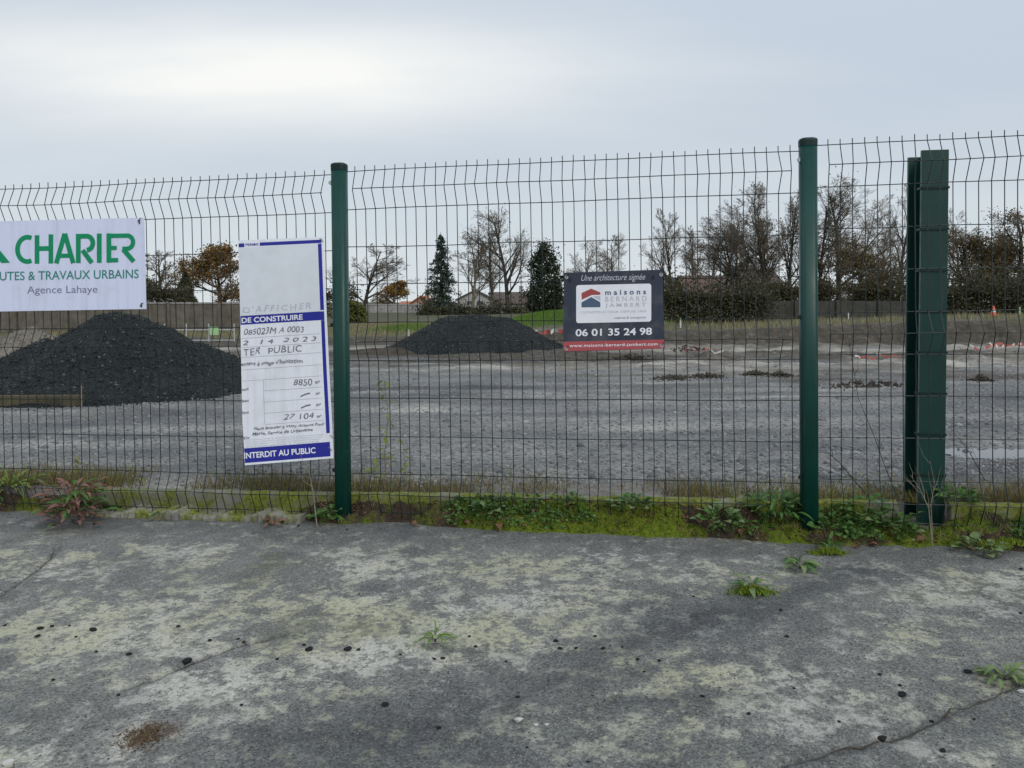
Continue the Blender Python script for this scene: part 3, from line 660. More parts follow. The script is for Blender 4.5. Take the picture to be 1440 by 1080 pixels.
# ---- blades and leaves as faces
def blades(name, P, h, w, mat, lean=0.35, seed=0, col=None):
    r = np.random.default_rng(seed); n = len(P); h = np.asarray(h).reshape(-1) * np.ones(n); w = np.asarray(w) * np.ones(n)
    a = r.random(n) * 2 * np.pi; dx = np.cos(a) * w / 2; dy = np.sin(a) * w / 2
    b = r.random(n) * 2 * np.pi; l = r.random(n) * lean * h
    V = np.zeros((n, 3, 3)); V[:, 0] = P; V[:, 1] = P; V[:, 2] = P
    V[:, 0, 0] -= dx; V[:, 0, 1] -= dy; V[:, 1, 0] += dx; V[:, 1, 1] += dy
    V[:, 2, 0] += np.cos(b) * l; V[:, 2, 1] += np.sin(b) * l; V[:, 2, 2] += h
    return mesh_np(name, V.reshape(-1, 3), [np.arange(3 * n).reshape(-1, 3)], [mat])
def leaf_arrays(P, size, seed=0, flatness=0.0, aspect=0.6):
    r = np.random.default_rng(seed); n = len(P); size = np.asarray(size) * np.ones(n)
    d = r.normal(size=(n, 3)); d[:, 2] *= 1 - flatness; d /= np.linalg.norm(d, axis=1)[:, None]
    e = r.normal(size=(n, 3)); e -= d * (e * d).sum(1)[:, None]; e /= np.linalg.norm(e, axis=1)[:, None]
    s = size[:, None]
    V = np.stack([P - d * s, P + e * s * aspect, P + d * s, P - e * s * aspect], 1)
    return V.reshape(-1, 3), np.arange(4 * n).reshape(-1, 4)

# moss tufts on the verge
n = 60000
t = rng.uniform(-3.0, 4.3, n); d = rng.uniform(-0.05, 0.42, n)
h = verge_h(t, d)
mv = 0.1 + 0.8 * sstep(-0.3, 0.5, t) * (fbm(t * 3.5, d * 8, 86, 4) * 1.5 + 0.9) - 0.6 * sstep(-0.02, 0.06, fbm(t * 2.4 + 3, d * 7, 87, 4))
ok = (h > 0.004) & (rng.random(n) < np.clip(mv * 1.2, 0.03, 1))
t, d, h = t[ok], d[ok], h[ok]
x = A.x + E.x * t + FN.x * d; y = A.y + E.y * t + FN.y * d
P = np.stack([x, y, ASL * x + h - 0.002], 1)
tag(link('moss_tufts', blades('moss_tufts', P, rng.uniform(0.006, 0.018, len(P)), 0.006, MAT['mossblade'], 0.9, 3)), 'yellow green moss tufts covering the soil at the fence foot', 'moss', kind='stuff')
n = 16000; x = rng.uniform(-4.2, 4.6, n); q = 4.05 + rng.exponential(0.16, n); y = q - 0.1663 * x; ok = fbm(x * 2.1 + 4, y * 2.1, 88, 4) > 0.07; x, y = x[ok], y[ok]
tag(link('yard_moss', blades('yard_moss', np.stack([x, y, terr(x, y) - .002], 1), rng.uniform(.005, .02, len(x)), .008, MAT['mossblade'], .9, 44)), 'yellow green moss patches behind the concrete edging', 'moss', kind='stuff')
# litter and short weeds on the verge
n = 16000
t = rng.uniform(-3.0, 4.3, n); d = rng.uniform(-0.05, 0.42, n); h = verge_h(t, d); ok = (h > 0.003) & (fbm(t * 3, d * 6, 91, 3) > -0.06)
t, d, h = t[ok], d[ok], h[ok]; x = A.x + E.x * t + FN.x * d; y = A.y + E.y * t + FN.y * d
V, Fc = leaf_arrays(np.stack([x, y, ASL * x + h + 0.004], 1), rng.uniform(0.004, 0.012, len(t)), 5, 0.75)
tag(link('leaf_litter', mesh_np('leaf_litter', V, [Fc], [MAT['deadleaf']])), 'brown leaf litter scattered on the mossy verge', 'leaf litter', kind='stuff')
# low green herbs on the verge
n = 30000
t = rng.uniform(-3.0, 4.3, n); d = rng.uniform(-0.045, 0.30, n); h = verge_h(t, d)
ok = (h > 0.006) & (fbm(t * 2.6 + 9, d * 5, 93, 3) > 0.01)
t, d, h = t[ok], d[ok], h[ok]; x = A.x + E.x * t + FN.x * d; y = A.y + E.y * t + FN.y * d
V, Fc = leaf_arrays(np.stack([x, y, ASL * x + h + rng.uniform(0.004, 0.05, len(t)) * np.clip(0.3 + 4 * fbm(t * 2.6 + 9, d * 5, 93, 3), 0.2, 1.4)], 1), rng.uniform(0.005, 0.014, len(t)), 6, 0.7, 0.75)
tag(link('ground_herbs', mesh_np('ground_herbs', V, [Fc], [MAT['weedleaf']])), 'small green herbs creeping over the mossy verge', 'herbs', kind='stuff')
# grass blades and dead stems tangled in the moss
n = 9000; t = rng.uniform(-3.0, 4.3, n); d = rng.uniform(-0.055, 0.30, n); h = verge_h(t, d); ok = (h > 0.005) & (fbm(t * 2.9 + 2, d * 4, 98, 4) > 0.03); t, d, h = t[ok], d[ok], h[ok]
x = A.x + E.x * t + FN.x * d; y = A.y + E.y * t + FN.y * d
tag(link('verge_grass', blades('verge_grass', np.stack([x, y, ASL * x + h - 0.003], 1), rng.uniform(0.015, 0.06, len(t)), 0.004, MAT['grass'], 1.1, 31)), 'green grass blades tangled in the moss at the fence foot', 'grass', kind='stuff')
n = 5000; t = rng.uniform(-3.0, 4.3, n); d = rng.uniform(-0.055, 0.32, n); h = verge_h(t, d); ok = (h > 0.004) & (fbm(t * 2.2 + 6, d * 4, 99, 4) > -0.03); t, d, h = t[ok], d[ok], h[ok]
x = A.x + E.x * t + FN.x * d; y = A.y + E.y * t + FN.y * d
tag(link('dead_stems', blades('dead_stems', np.stack([x, y, ASL * x + h], 1), rng.uniform(0.01, 0.045, len(t)), 0.0035, MAT['drygrass'], 2.2, 32)), 'dry pale stems tangled along the fence foot', 'dead stems', kind='stuff')
# withered weeds just behind the edging
n = 26000
x = rng.uniform(-4.2, 4.6, n); q = 4.06 + rng.exponential(0.19, n); y = q - 0.1663 * x
ok = (fbm(x * 1.5, y * 1.5, 95, 3) + 0.16 * rng.random(n) > 0.02) & (q < 5.3)
x, y, q = x[ok], y[ok], q[ok]
P = np.stack([x, y, terr(x, y) - 0.003], 1)
hh = rng.uniform(0.01, 0.065, len(x)) * (1.25 - sstep(4.1, 4.9, q)) * (0.6 + 1.5 * np.clip(fbm(x * 2, y * 2, 97, 3) + 0.3, 0, 1))
tag(link('withered_weeds', blades('withered_weeds', P, hh, 0.005, MAT['weeds'], 0.9, 11)), 'withered brown and yellow weeds behind the concrete edging', 'weeds', kind='stuff')
# loose stones over the yard
n = 26000
y = 4.3 + 10.5 * rng.random(n) ** 1.5; x = rng.uniform(-0.9, 0.95, n) * (y * 0.75 + 1)
ok = fence_back(x, y) > 4.12; x, y = x[ok], y[ok]; n = len(x)
s = rng.uniform(0.006, 0.02, n) * np.where(rng.random(n) < 0.03, 2.2, 1)
base = np.array([(1, 0, 0), (-1, 0, 0), (0, 1, 0), (0, -1, 0), (0, 0, 1), (0, 0, -1)], float)
V = base[None] * s[:, None, None] * rng.uniform(0.6, 1.25, (n, 6, 1)); V[:, :, 2] *= 0.65
th = rng.random(n) * 6.28; c_, s_ = np.cos(th)[:, None], np.sin(th)[:, None]
V = np.stack([V[:, :, 0] * c_ - V[:, :, 1] * s_, V[:, :, 0] * s_ + V[:, :, 1] * c_, V[:, :, 2]], -1) + np.stack([x, y, terr(x, y)], 1)[:, None]
of = np.array([(0, 2, 4), (2, 1, 4), (1, 3, 4), (3, 0, 4), (2, 0, 5), (1, 2, 5), (3, 1, 5), (0, 3, 5)])
stone = leafy('loose_stone', [(0.09, 0.09, 0.095), (0.22, 0.22, 0.22), (0.15, 0.15, 0.15), (0.33, 0.32, 0.30)], 0.9, 0)
tag(link('loose_gravel', mesh_np('loose_gravel', V.reshape(-1, 3), [(np.arange(n)[:, None, None] * 6 + of[None]).reshape(-1, 3)], [stone])), 'loose grey gravel strewn over the building yard', 'gravel', kind='stuff')
# grass on the mound and the bank
def grass_patch(name, n, xr, yr, mask, hr, w, mat, label, seed):
    r = np.random.default_rng(seed)
    x = r.uniform(*xr, n); y = r.uniform(*yr, n); ok = mask(x, y, r); x, y = x[ok], y[ok]
    P = np.stack([x, y, terr(x, y) - 0.01], 1)
    tag(link(name, blades(name, P, r.uniform(*hr, len(x)), w, mat, 0.6, seed)), label, 'grass', kind='stuff')
grass_patch('mound_grass', 60000, (-5, 9), (21.5, 28), lambda x, y, r: (np.exp(-(((x - 2.3) / 2.6) ** 4)) * np.exp(-(((y - 25.5) / 3.0) ** 2)) + np.exp(-(((x + 3.2) / 1.0) ** 2)) * np.exp(-(((y - 23.5) / 1.5) ** 2))) > r.random(len(x)) * 0.7 + 0.15, (0.05, 0.13), 0.022, MAT['grass'], 'bright green grass on the low mound beyond the small black heap', 21)
grass_patch('bank_grass', 50000, (2.5, 26), (18.6, 34), lambda x, y, r: (y - berm_line(x) > 0.9 + r.random(len(x)) * 0.8) & (np.exp(-(y - 19.5) / 3.5) > r.random(len(x))) & (fbm(x * 0.9, y * 1.5, 29, 4) > -0.03), (0.06, 0.2), 0.02, MAT['drygrass'], 'pale rough grass along the top of the earth bank', 22)
grass_patch('field_grass', 26000, (-14, -2), (18.8, 32), lambda x, y, r: (y - berm_line(x) > 0.7 + r.random(len(x)) * 0.6), (0.04, 0.14), 0.02, MAT['drygrass'], 'rough field grass in front of the far gardens', 23)

# ================================================================== FENCE
fence = thing('mesh_fence', 'green welded wire mesh fence on two round green posts', 'fence', (A.x, A.y, 0))
FR = Matrix.Translation(Vector((A.x, A.y, 0)))
def post(px_top, py_top, px_bot, py_bot):
    b = fen(px_bot, py_bot); tp = fen(px_top, py_top)
    ax = (tp - b); H = ax.length; zdir = ax.normalized(); xdir = (E - zdir * E.dot(zdir)).normalized(); ydir = zdir.cross(xdir)
    M = Matrix((xdir, ydir, zdir)).transposed().to_4x4(); M.translation = b - FR.translation
    prof = []
    hx, hy, r = 0.041, 0.036, 0.027
    for cx, cy, a0 in ((hx - r, hy - r, 0), (-hx + r, hy - r, 90), (-hx + r, -hy + r, 180), (hx - r, -hy + r, 270)):
        for k in range(7):
            a = math.radians(a0 + 15 * k); prof.append((cx + r * math.cos(a), cy + r * math.sin(a)))
    m = MB(); m.prism(prof, -0.25, H - 0.012)
    for f in range(len(m.f)): pass
    o = m.build('post', MAT['post'], fence); o.matrix_local = M
    for p in o.data.polygons: p.use_smooth = len(p.vertices) == 4
    c = MB(); n = len(prof); rings = [(1.025, H - 0.036), (1.04, H - 0.010), (0.99, H - 0.002), (0.75, H + 0.003), (0.3, H + 0.005)]
    vs = [(x * s, y * s, z) for s, z in rings for x, y in prof]
    fs = [(i * n + k, i * n + (k + 1) % n, (i + 1) * n + (k + 1) % n, (i + 1) * n + k) for i in range(len(rings) - 1) for k in range(n)] + [tuple(range((len(rings) - 1) * n, len(rings) * n))]
    c.add(vs, fs); c.build('cap', MAT['cap'], o, smooth=False)
    for zc in (H - 0.10, H - 0.85, H - 1.62):
        k = MB(); k.box((-0.043, -0.012, zc), (0.008, 0.018, 0.02)); k.box((-0.049, -0.018, zc), (0.008, 0.004, 0.012)); k.build('clip', MAT['clip'] if zc > H - 0.2 else MAT['wire'], o)
    return o
post(477.0, 230.5, 483, 737); post(1136.0, 195.5, 1138, 757)

SL = (1.886 - 1.839) / PLEN; ang = math.atan(SL)
EV = (E * math.cos(ang) + Vector((0, 0, 1)) * math.sin(ang)).normalized(); UV = (Vector((0, 0, 1)) * math.cos(ang * 0.55) - E * math.sin(ang * 0.55)).normalized()
ROWS = [0, .1, .2, .4, .6, .8, .9, 1.0, 1.2, 1.4, 1.6, 1.7, 1.8]
FOLD = {.1: 1, .9: 1, 1.7: 1}
vp = [(-0.028, 0), (0.0, 0.0), (0.1, 0.042), (0.2, 0.0), (0.8, 0.0), (0.9, 0.042), (1.0, 0.0), (1.6, 0.0), (1.7, 0.042), (1.8, 0.0), (1.83, 0.0)]
mw = MB(); mw.tube([(0, -w, -v) for v, w in vp], 0.0023, 5); VWIRE = mw.mesh('vertical_wire', MAT['wire'], smooth=False)
def hw(t0, t1, nm, r=0.0023, seed=0):
    m = MB(); rr = random.Random(seed); n = 8
    m.tube([(t0 + (t1 - t0) * k / n, 0, rr.uniform(-.003, .003)) for k in range(n + 1)], r, 5); return m.mesh(nm, MAT['wire'])
def panel(t0, t1, nw, dz=0.0, seed=0):
    """t0, t1: first and last vertical wire, metres from the left post"""
    o3 = A + E * t0; z = 1.839 + SL * t0 + dz
    M = Matrix((EV, EV.cross(UV) * -1, UV)).transposed().to_4x4()
    ydir = UV.cross(EV).normalized(); M = Matrix((EV, ydir, UV)).transposed().to_4x4()
    M.translation = Vector((o3.x, o3.y, z)) - FR.translation
    L = t1 - t0
    p = link('mesh_panel', hw(-0.05, L + 0.05, 'top_wire', seed=seed), fence); p.matrix_local = M     # its own mesh is the top wire
    for k, v in enumerate(ROWS[1:]):
        f = v in FOLD
        link('horizontal_wire', hw(0 if f else -0.05, L if f else L + 0.05, 'horizontal_wire', seed=seed * 20 + k), p, (0, (-0.042 if f else 0) + 0.0052, -v))
    rr = random.Random(seed)
    for k in range(nw):
        link('vertical_wire', VWIRE, p, (L * k / (nw - 1), 0, rr.uniform(-.004, .003)), (rr.gauss(0, .0012), rr.gauss(0, .0016), rr.gauss(0, .09)))
panel(0.087, PLEN - 0.087, 41, 0.0, 1)
panel(-0.083 - 2.2, -0.083, 41, -0.004, 2)
panel(PLEN + 0.085, PLEN + 0.085 + 2.2, 41, 0.012, 3)

# steel column behind the fence
c0 = pt(1312.5, 470, 3.745)
ang_e = math.atan2(E.y, E.x)
gz0 = 0.03
beam = thing('steel_column', 'green painted steel column with wide flanges standing behind the mesh', 'steel column', (c0.x, c0.y, gz0), ang_e)
ztop = 1.15 + 0.738 - gz0
m = MB(); m.box((0, 0.006, ztop / 2 - 0.1), (0.122, 0.013, ztop + 0.2)); bevel(m.build('flange', MAT['beam'], beam), .002)
m = MB(); m.box((0, 0.194, ztop / 2 - 0.1), (0.122, 0.013, ztop + 0.2)); bevel(m.build('flange', MAT['beam'], beam), .002)
m = MB(); m.box((0, 0.1, ztop / 2 - 0.1), (0.008, 0.1755, ztop + 0.198)); m.build('web', MAT['beam'], beam)
for v in (0.0, 0.2, 0.4, 0.6, 0.8, 1.0, 1.2, 1.4, 1.6):  # dark bars added for the shade of the mesh wires on the flange
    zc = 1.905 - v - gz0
    if zc < ztop - .03: m = MB(); m.box((0, -0.003, zc), (0.128, 0.007, 0.011)); m.box((-0.0655, 0.02, zc), (0.004, 0.05, 0.011)); m.build('wire_shade', MAT['cap'], beam)
for yc in (0.006, 0.194):          # paler strip down the left side of each flange
    m = MB(); m.box((-0.0622, yc, ztop / 2 - 0.1), (0.0024, 0.0134, ztop + 0.198)); m.build('pale_edge', MAT['palepaint'], beam)

# ================================================================== SIGNS
def text2d(s, weight=0.0, shear=0.0, spacing=1.0):
    cu = bpy.data.curves.new('t', 'FONT'); cu.body = s; cu.size = 1.0; cu.offset = weight; cu.shear = shear; cu.space_character = spacing; cu.resolution_u = 4
    ob = bpy.data.objects.new('t', cu); COL.objects.link(ob)
    dg = bpy.context.evaluated_depsgraph_get(); me = bpy.data.meshes.new_from_object(ob.evaluated_get(dg))
    V = np.array([v.co[:] for v in me.vertices]).reshape(-1, 3)[:, :2]; Fs = [tuple(p.vertices) for p in me.polygons]
    bpy.data.objects.remove(ob); bpy.data.curves.remove(cu); bpy.data.meshes.remove(me)
    return V, Fs
def fit(V, x0, x1, y0, y1):
    lo, hi = V.min(0), V.max(0)
    return np.stack([x0 + (V[:, 0] - lo[0]) / max(hi[0] - lo[0], 1e-6) * (x1 - x0), y0 + (V[:, 1] - lo[1]) / max(hi[1] - lo[1], 1e-6) * (y1 - y0)], 1)
class Sheet:
    """maps print coordinates (pixels of the photo) to a sign's surface"""
    def __init__(s, root, fn): s.root = root; s.fn = fn; s.k = 0
    def emit(s, name, polys, mat, parent, off):
        m = MB()
        for V, Fs in polys: m.add([s.fn(x, y, off) for x, y in V], Fs)
        return m.build(name, mat, parent)
    def text(s, name, string, x0, x1, y0, y1, mat, parent, off=0.0012, **k):
        V, Fs = text2d(string, **k); return s.emit(name, [(fit(V, x0, x1, y1, y0), Fs)], mat, parent, off)     # y0 top, y1 bottom (pixels)
    def quad(s, name, pts, mat, parent, off=0.0008, nsub=1):
        (ax, ay), (bx, by), (cx, cy), (dx, dy) = pts; V = []; Fs = []
        for j in range(nsub + 1):
            q = j / nsub; V += [(ax + (dx - ax) * q, ay + (dy - ay) * q), (bx + (cx - bx) * q, by + (cy - by) * q)]
        Fs = [(2 * j, 2 * j + 1, 2 * j + 3, 2 * j + 2) for j in range(nsub)]
        return s.emit(name, [(V, Fs)], mat, parent, off)
def ribbon(pts, w):
    """flat stroke of width w along a 2-D line"""
    P = [np.array(p, float) for p in pts]; L = []; R = []
    for i, p in enumerate(P):
        a = P[i] - P[i - 1] if i > 0 else None; b = P[i + 1] - P[i] if i < len(P) - 1 else None
        a = a / np.linalg.norm(a) if a is not None else None; b = b / np.linalg.norm(b) if b is not None else None
        tdir = a if b is None else b if a is None else (a + b) / max(np.linalg.norm(a + b), 1e-6)
        nrm = np.array([-tdir[1], tdir[0]]); k = 1.0
        if a is not None and b is not None: k = 1 / max(0.4, float(np.dot(nrm, np.array([-a[1], a[0]]))))
        L.append(p + nrm * w / 2 * k); R.append(p - nrm * w / 2 * k)
    n = len(P); V = L + R
    return [tuple(v) for v in V], [(i, i + 1, n + i + 1, n + i) for i in range(n - 1)]
def arc(cx, cy, rx, ry, a0, a1, n=12): return [(cx + rx * math.cos(math.radians(a0 + (a1 - a0) * k / n)), cy + ry * math.sin(math.radians(a0 + (a1 - a0) * k / n))) for k in range(n + 1)]
def local_fn(root, d, warp=None):
    inv = root.matrix_world.inverted()
    def f(x, y, off): 
        dd = d + off + (warp(x, y) if warp else 0.0)
        return inv @ fen(x, y, dd)
    return f
def sign_root(name, label, cat, px, py, d):
    p = fen(px, py, d); o = thing(name, label, cat, p, ang_e); o.matrix_world = Matrix.Translation(p) @ Matrix.Rotation(ang_e, 4, 'Z'); return o
def plate(S, corners, mat, name, thick, n=1, ny=1):
    """a solid board whose front face follows the sheet; corners TL, TR, BR, BL in pixels"""
    TLc, TRc, BRc, BLc = [np.array(c, float) for c in corners]; V = []; 
    for off in (0, -thick):
        for j in range(ny + 1):
            for i in range(n + 1):
                a, b = i / n, j / ny; p = (TLc * (1 - a) + TRc * a) * (1 - b) + (BLc * (1 - a) + BRc * a) * b; V.append(S.fn(p[0], p[1], off))
    w = n + 1; N = w * (ny + 1); Fs = []
    for j in range(ny):
        for i in range(n):
            q = j * w + i; Fs += [(q, q + w, q + w + 1, q + 1), (N + q, N + q + 1, N + q + w + 1, N + q + w)]
    for i in range(n): Fs += [(i, i + 1, N + i + 1, N + i), (ny * w + i + 1, ny * w + i, N + ny * w + i, N + ny * w + i + 1)]
    for j in range(ny): Fs += [((j + 1) * w, j * w, N + j * w, N + (j + 1) * w), (j * w + n, (j + 1) * w + n, N + (j + 1) * w + n, N + j * w + n)]
    m = MB(); m.add(V, Fs); return m.build(name, mat, S.root, smooth=False)

# --- contractor's board on the left
r1 = sign_root('company_sign', 'white board with green lettering tied high on the left mesh panel', 'sign', 65, 372, 0.056)
S = Sheet(r1, local_fn(r1, 0.056))
bd = plate(S, [(-86, 313.3), (203, 306), (206, 434.5), (-88, 439.5)], MAT['board'], 'board', 0.004)
yb = lambda x: 327.5 + (190 - x) * 0.0175; yt = lambda x, q: yb(x) + q * 41.0         # q 0 = cap line, 1 = baseline
w = 6.6
def LQ(l): return [(x, yt(x, q)) for x, q in l]
strokes = []
carc = arc(38.5, 0.5, 14.0, 0.42, -66, -294, 18); strokes.append(ribbon(LQ([(x, q) for x, q in carc]), w))
strokes += [ribbon(LQ([(52, 0.02), (52, 1)]), w), ribbon(LQ([(71.5, 0.0), (71.5, 1)]), w), ribbon(LQ([(52, 0.48), (71.5, 0.48)]), w)]
strokes += [ribbon(LQ([(79, 1), (91, -0.02)]), w), ribbon(LQ([(91, -0.02), (103, 1)]), w), ribbon(LQ([(84, 0.74), (98, 0.74)]), w * .9)]
strokes += [ribbon(LQ([(110, 0), (110, 1)]), w), ribbon(LQ([(107, 0.08), (122, 0.08)] + arc(122, 0.32, 8.5, 0.24, -75, 90, 8)), w), ribbon(LQ([(116, 0.56), (129, 1)]), w)]
strokes += [ribbon(LQ([(139.5, 0.0), (139.5, 1)]), w)]
strokes += [ribbon(LQ([(153, 0), (153, 1)]), w), ribbon(LQ([(150, 0.085), (178, 0.085)] + arc(179, 0.31, 8.0, 0.225, -80, 90, 8) + [(172, 0.535)]), w * .9), ribbon(LQ([(153, 0.5), (164, 0.5)]), w * .85), ribbon(LQ([(153, 0.92), (166, 0.92)]), w * .9), ribbon(LQ([(173, 0.55), (188, 0.98)]), w)]
for k, st in enumerate(strokes):
    pass
m = MB()
for k, (V, Fs) in enumerate(strokes): m.add([S.fn(x, y, 0.0010 + 0.00012 * k) for x, y in V], Fs)
m.build('lettering', MAT['greenink'], r1)
S.emit('emblem', [([(-42, 371.5), (-18, 330), (14, 369.5), (2, 370), (-16, 350), (-29, 371)], [(0, 1, 5), (1, 4, 5), (1, 2, 4), (2, 3, 4)])], MAT['greenink'], r1, 0.001)
def sl_text(S, name, s, x0, x1, ya, yb_, mat, parent, slope, off=0.0012, **k):
    V, Fs = text2d(s, **k); V = fit(V, x0, x1, yb_, ya); V[:, 1] += (V[:, 0] - x0) * slope; return S.emit(name, [(V, Fs)], mat, parent, off)
sl_text(S, 'lettering', 'ROUTES & TRAVAUX URBAINS', -23, 195, 382.5, 395, MAT['tealink'], r1, -0.017, weight=0.008)
sl_text(S, 'lettering', 'Agence Lahaye', 38, 137, 402.5, 416, MAT['greyink'], r1, -0.012)
m = MB()
for (x, y) in ((196, 312), (199, 429)):
    p = S.fn(x, y, 0.002); m.box(p, (0.006, 0.004, 0.022))
m.build('cable_tie', MAT['navy'], r1)

def eyelet(S_, x, y, parent):
    c_ = S_.fn(x, y, 0.0012); m = MB(); m.tube([c_ + Vector((0, 0.003, 0)), c_ + Vector((0, -0.0015, 0))], 0.009, 14); m.build('eyelet', MAT['galv'], parent)
    m = MB(); m.tube([c_ + Vector((-0.004, 0.004, 0.002)), c_ + Vector((-0.001, -0.006, 0.0)), c_ + Vector((0.008, -0.006, 0.012)), c_ + Vector((0.012, 0.004, 0.018))], 0.0017, 5); m.build('cable_tie', MAT['tyre'], parent)
for q in ((195.5, 311), (198.5, 430)): eyelet(S, *q, r1)
# --- building permit panel
r2 = sign_root('permit_notice', 'tall white and blue building permit notice hanging crooked beside the left post', 'notice', 400, 495, 0.05)
def pw(x, y):
    b = (y - 336) / 318.0; a = (x - 337) / 120.0
    return 0.010 * math.sin(b * 5.2 + 0.6) * (0.4 + a * 0.6) + 0.018 * max(0, a - 0.7) * math.sin(b * 9) + 0.006 * math.sin(a * 3 + b * 2)
S2 = Sheet(r2, local_fn(r2, 0.052, pw))
# the outline and all print are drawn in pixels of the enlarged detail (3x), origin (320,320)
def c3(x, y): return (320 + x / 3.0, 320 + y / 3.0)
LX = lambda y: np.interp(y, [55, 400, 800, 1003], [45, 54, 62, 73]); RX = lambda y: np.interp(y, [38, 280, 600, 800, 973], [406, 415, 429, 440, 448])
def ab(a, b):
    yl = 55 + (1003 - 55) * b; yr = 38 + (973 - 38) * b
    return c3(float(LX(yl) + (RX(yr) - LX(yl)) * a), yl + (yr - yl) * a)
NA, NB = 12, 36; V = []
for off in (0, -0.003):
    for j in range(NB + 1):
        for i in range(NA + 1): V.append(S2.fn(*ab(i / NA, j / NB), off))
w_ = NA + 1; N = w_ * (NB + 1); Fs = []
for j in range(NB):
    for i in range(NA):
        q = j * w_ + i; Fs += [(q, q + w_, q + w_ + 1, q + 1), (N + q, N + q + 1, N + q + w_ + 1, N + q + w_)]
for i in range(NA): Fs += [(i, i + 1, N + i + 1, N + i), (NB * w_ + i + 1, NB * w_ + i, N + NB * w_ + i, N + NB * w_ + i + 1)]
for j in range(NB): Fs += [((j + 1) * w_, j * w_, N + j * w_, N + (j + 1) * w_), (j * w_ + NA, (j + 1) * w_ + NA, N + (j + 1) * w_ + NA, N + j * w_ + NA)]
m = MB(); m.add(V, Fs); m.build('panel', MAT['paper'], r2, smooth=False)
S2fn = S2.fn
class ABSheet(Sheet): pass
SP = ABSheet(r2, lambda a, b, off: S2fn(*ab(a, b), off))
def rect(name, a0, a1, b0, b1, mat, off=0.0008):
    na = max(1, int((a1 - a0) * 14)); nb = max(1, int((b1 - b0) * 40)); V = []; Fs = []
    for j in range(nb + 1):
        for i in range(na + 1): V.append((a0 + (a1 - a0) * i / na, b0 + (b1 - b0) * j / nb))
    for j in range(nb):
        for i in range(na):
            q = j * (na + 1) + i; Fs.append((q, q + na + 1, q + na + 2, q + 1))
    return SP.emit(name, [(V, Fs)], mat, r2, off)
def ptxt(s, a0, a1, b0, b1, mat, off=0.0016, name='lettering', **k):
    V, Fs = text2d(s, **k); V = fit(V, a0, a1, b1, b0)
    if mat is MAT['pen'] or s.startswith("D'AFF"):       # written by hand: letters wander in height, slant and size
        q = len(s) * 1.3; h = b1 - b0; L = (a1 - a0) / max(len(s), 1)
        for i, (x, y) in enumerate(V):
            n1_ = mnoise.noise((x / L * 0.7, 3.1 * len(s), 0)); n2_ = mnoise.noise((x / L * 0.45, 7.7, len(s))); n3_ = mnoise.noise((x / L * 1.3, y / h, 5))
            yc = (b0 + b1) / 2; V[i] = (x + (n2_ * (y - yc) / h + n3_ * 0.35) * L * 0.35, yc + (y - yc) * (1 + 0.35 * n1_) + n2_ * h * 0.2 + n3_ * h * 0.08)
    return SP.emit(name, [(V, Fs)], mat, r2, off)
rect('blank_field', 0.004, 0.925, 0.032, 0.335, MAT['paleblank'], 0.0006)
rect('printed_band', 0.003, 0.07, 0.013, 0.030, MAT['blueink']); rect('printed_band', 0.25, 0.97, 0.013, 0.028, MAT['blueink'])
ptxt('PERMIS', 0.085, 0.235, 0.0145, 0.026, MAT['blueink'], weight=0.01)
rect('printed_band', 0.928, 0.970, 0.031, 0.330, MAT['blueink']); rect('printed_band', 0.003, 0.970, 0.336, 0.375, MAT['blueink']); rect('printed_band', 0.930, 0.970, 0.376, 0.885, MAT['blueink'])
rect('printed_band', 0.003, 0.965, 0.925, 0.990, MAT['blueink'])
ptxt('DE CONSTRUIRE', 0.015, 0.72, 0.344, 0.368, MAT['whiteink'], weight=0.025)
ptxt('INTERDIT AU PUBLIC', -0.004, 0.80, 0.944, 0.971, MAT['whiteink'], weight=0.025)
ptxt("D'AFFICHER", 0.03, 0.82, 0.293, 0.322, MAT['palegrey'], shear=0.2, spacing=1.3)
ptxt('085023M A 0003', 0.04, 0.73, 0.396, 0.422, MAT['pen'], shear=0.2)
ptxt('2   1 4   2 0 2 3', 0.02, 0.87, 0.446, 0.466, MAT['pen'], shear=0.2)
ptxt('TER  PUBLIC', 0.03, 0.70, 0.482, 0.511, MAT['pen'], shear=0.15, spacing=1.1)
ptxt("ement à usage d'habitation", -0.002, 0.70, 0.541, 0.564, MAT['pen'], shear=0.3, weight=0.01)
ptxt('8850', 0.59, 0.80, 0.634, 0.662, MAT['pen'], shear=0.2)
ptxt('27 104', 0.46, 0.80, 0.788, 0.812, MAT['pen'], shear=0.2)
for b in (0.646, 0.697, 0.748, 0.800): ptxt('m²', 0.835, 0.885, b, b + 0.014, MAT['pen'], weight=0.02)
for b in (0.700, 0.752): SP.emit('pen_stroke', [ribbon([(0.66, b + 0.012), (0.72, b + 0.003), (0.77, b)], 0.006)], MAT['pen'], r2, 0.0014)
ptxt('Place Bouvier à Vigny Actions Pour', 0.12, 0.92, 0.835, 0.851, MAT['pen'], shear=0.25, weight=0.015)
ptxt('Mairie, Service de Urbanisme', 0.10, 0.78, 0.857, 0.873, MAT['pen'], shear=0.25, weight=0.015)
for s, b in (('sol', 0.655), ('bati', 0.708), ('haut', 0.76), ('Dr', 0.872)): ptxt(s, 0.003, 0.075, b, b + 0.013, MAT['pen'], weight=0.015)
for b in (0.435, 0.476, 0.520, 0.575, 0.625): rect('ruled_line', 0.01, 0.91, b, b + 0.0016, MAT['rule'], 0.0007)
for b in (0.675, 0.725, 0.775, 0.825): rect('ruled_line', 0.25, 0.91, b, b + 0.0016, MAT['rule'], 0.0007)
rect('ruled_line', 0.245, 0.25, 0.627, 0.822, MAT['rule'], 0.0007)
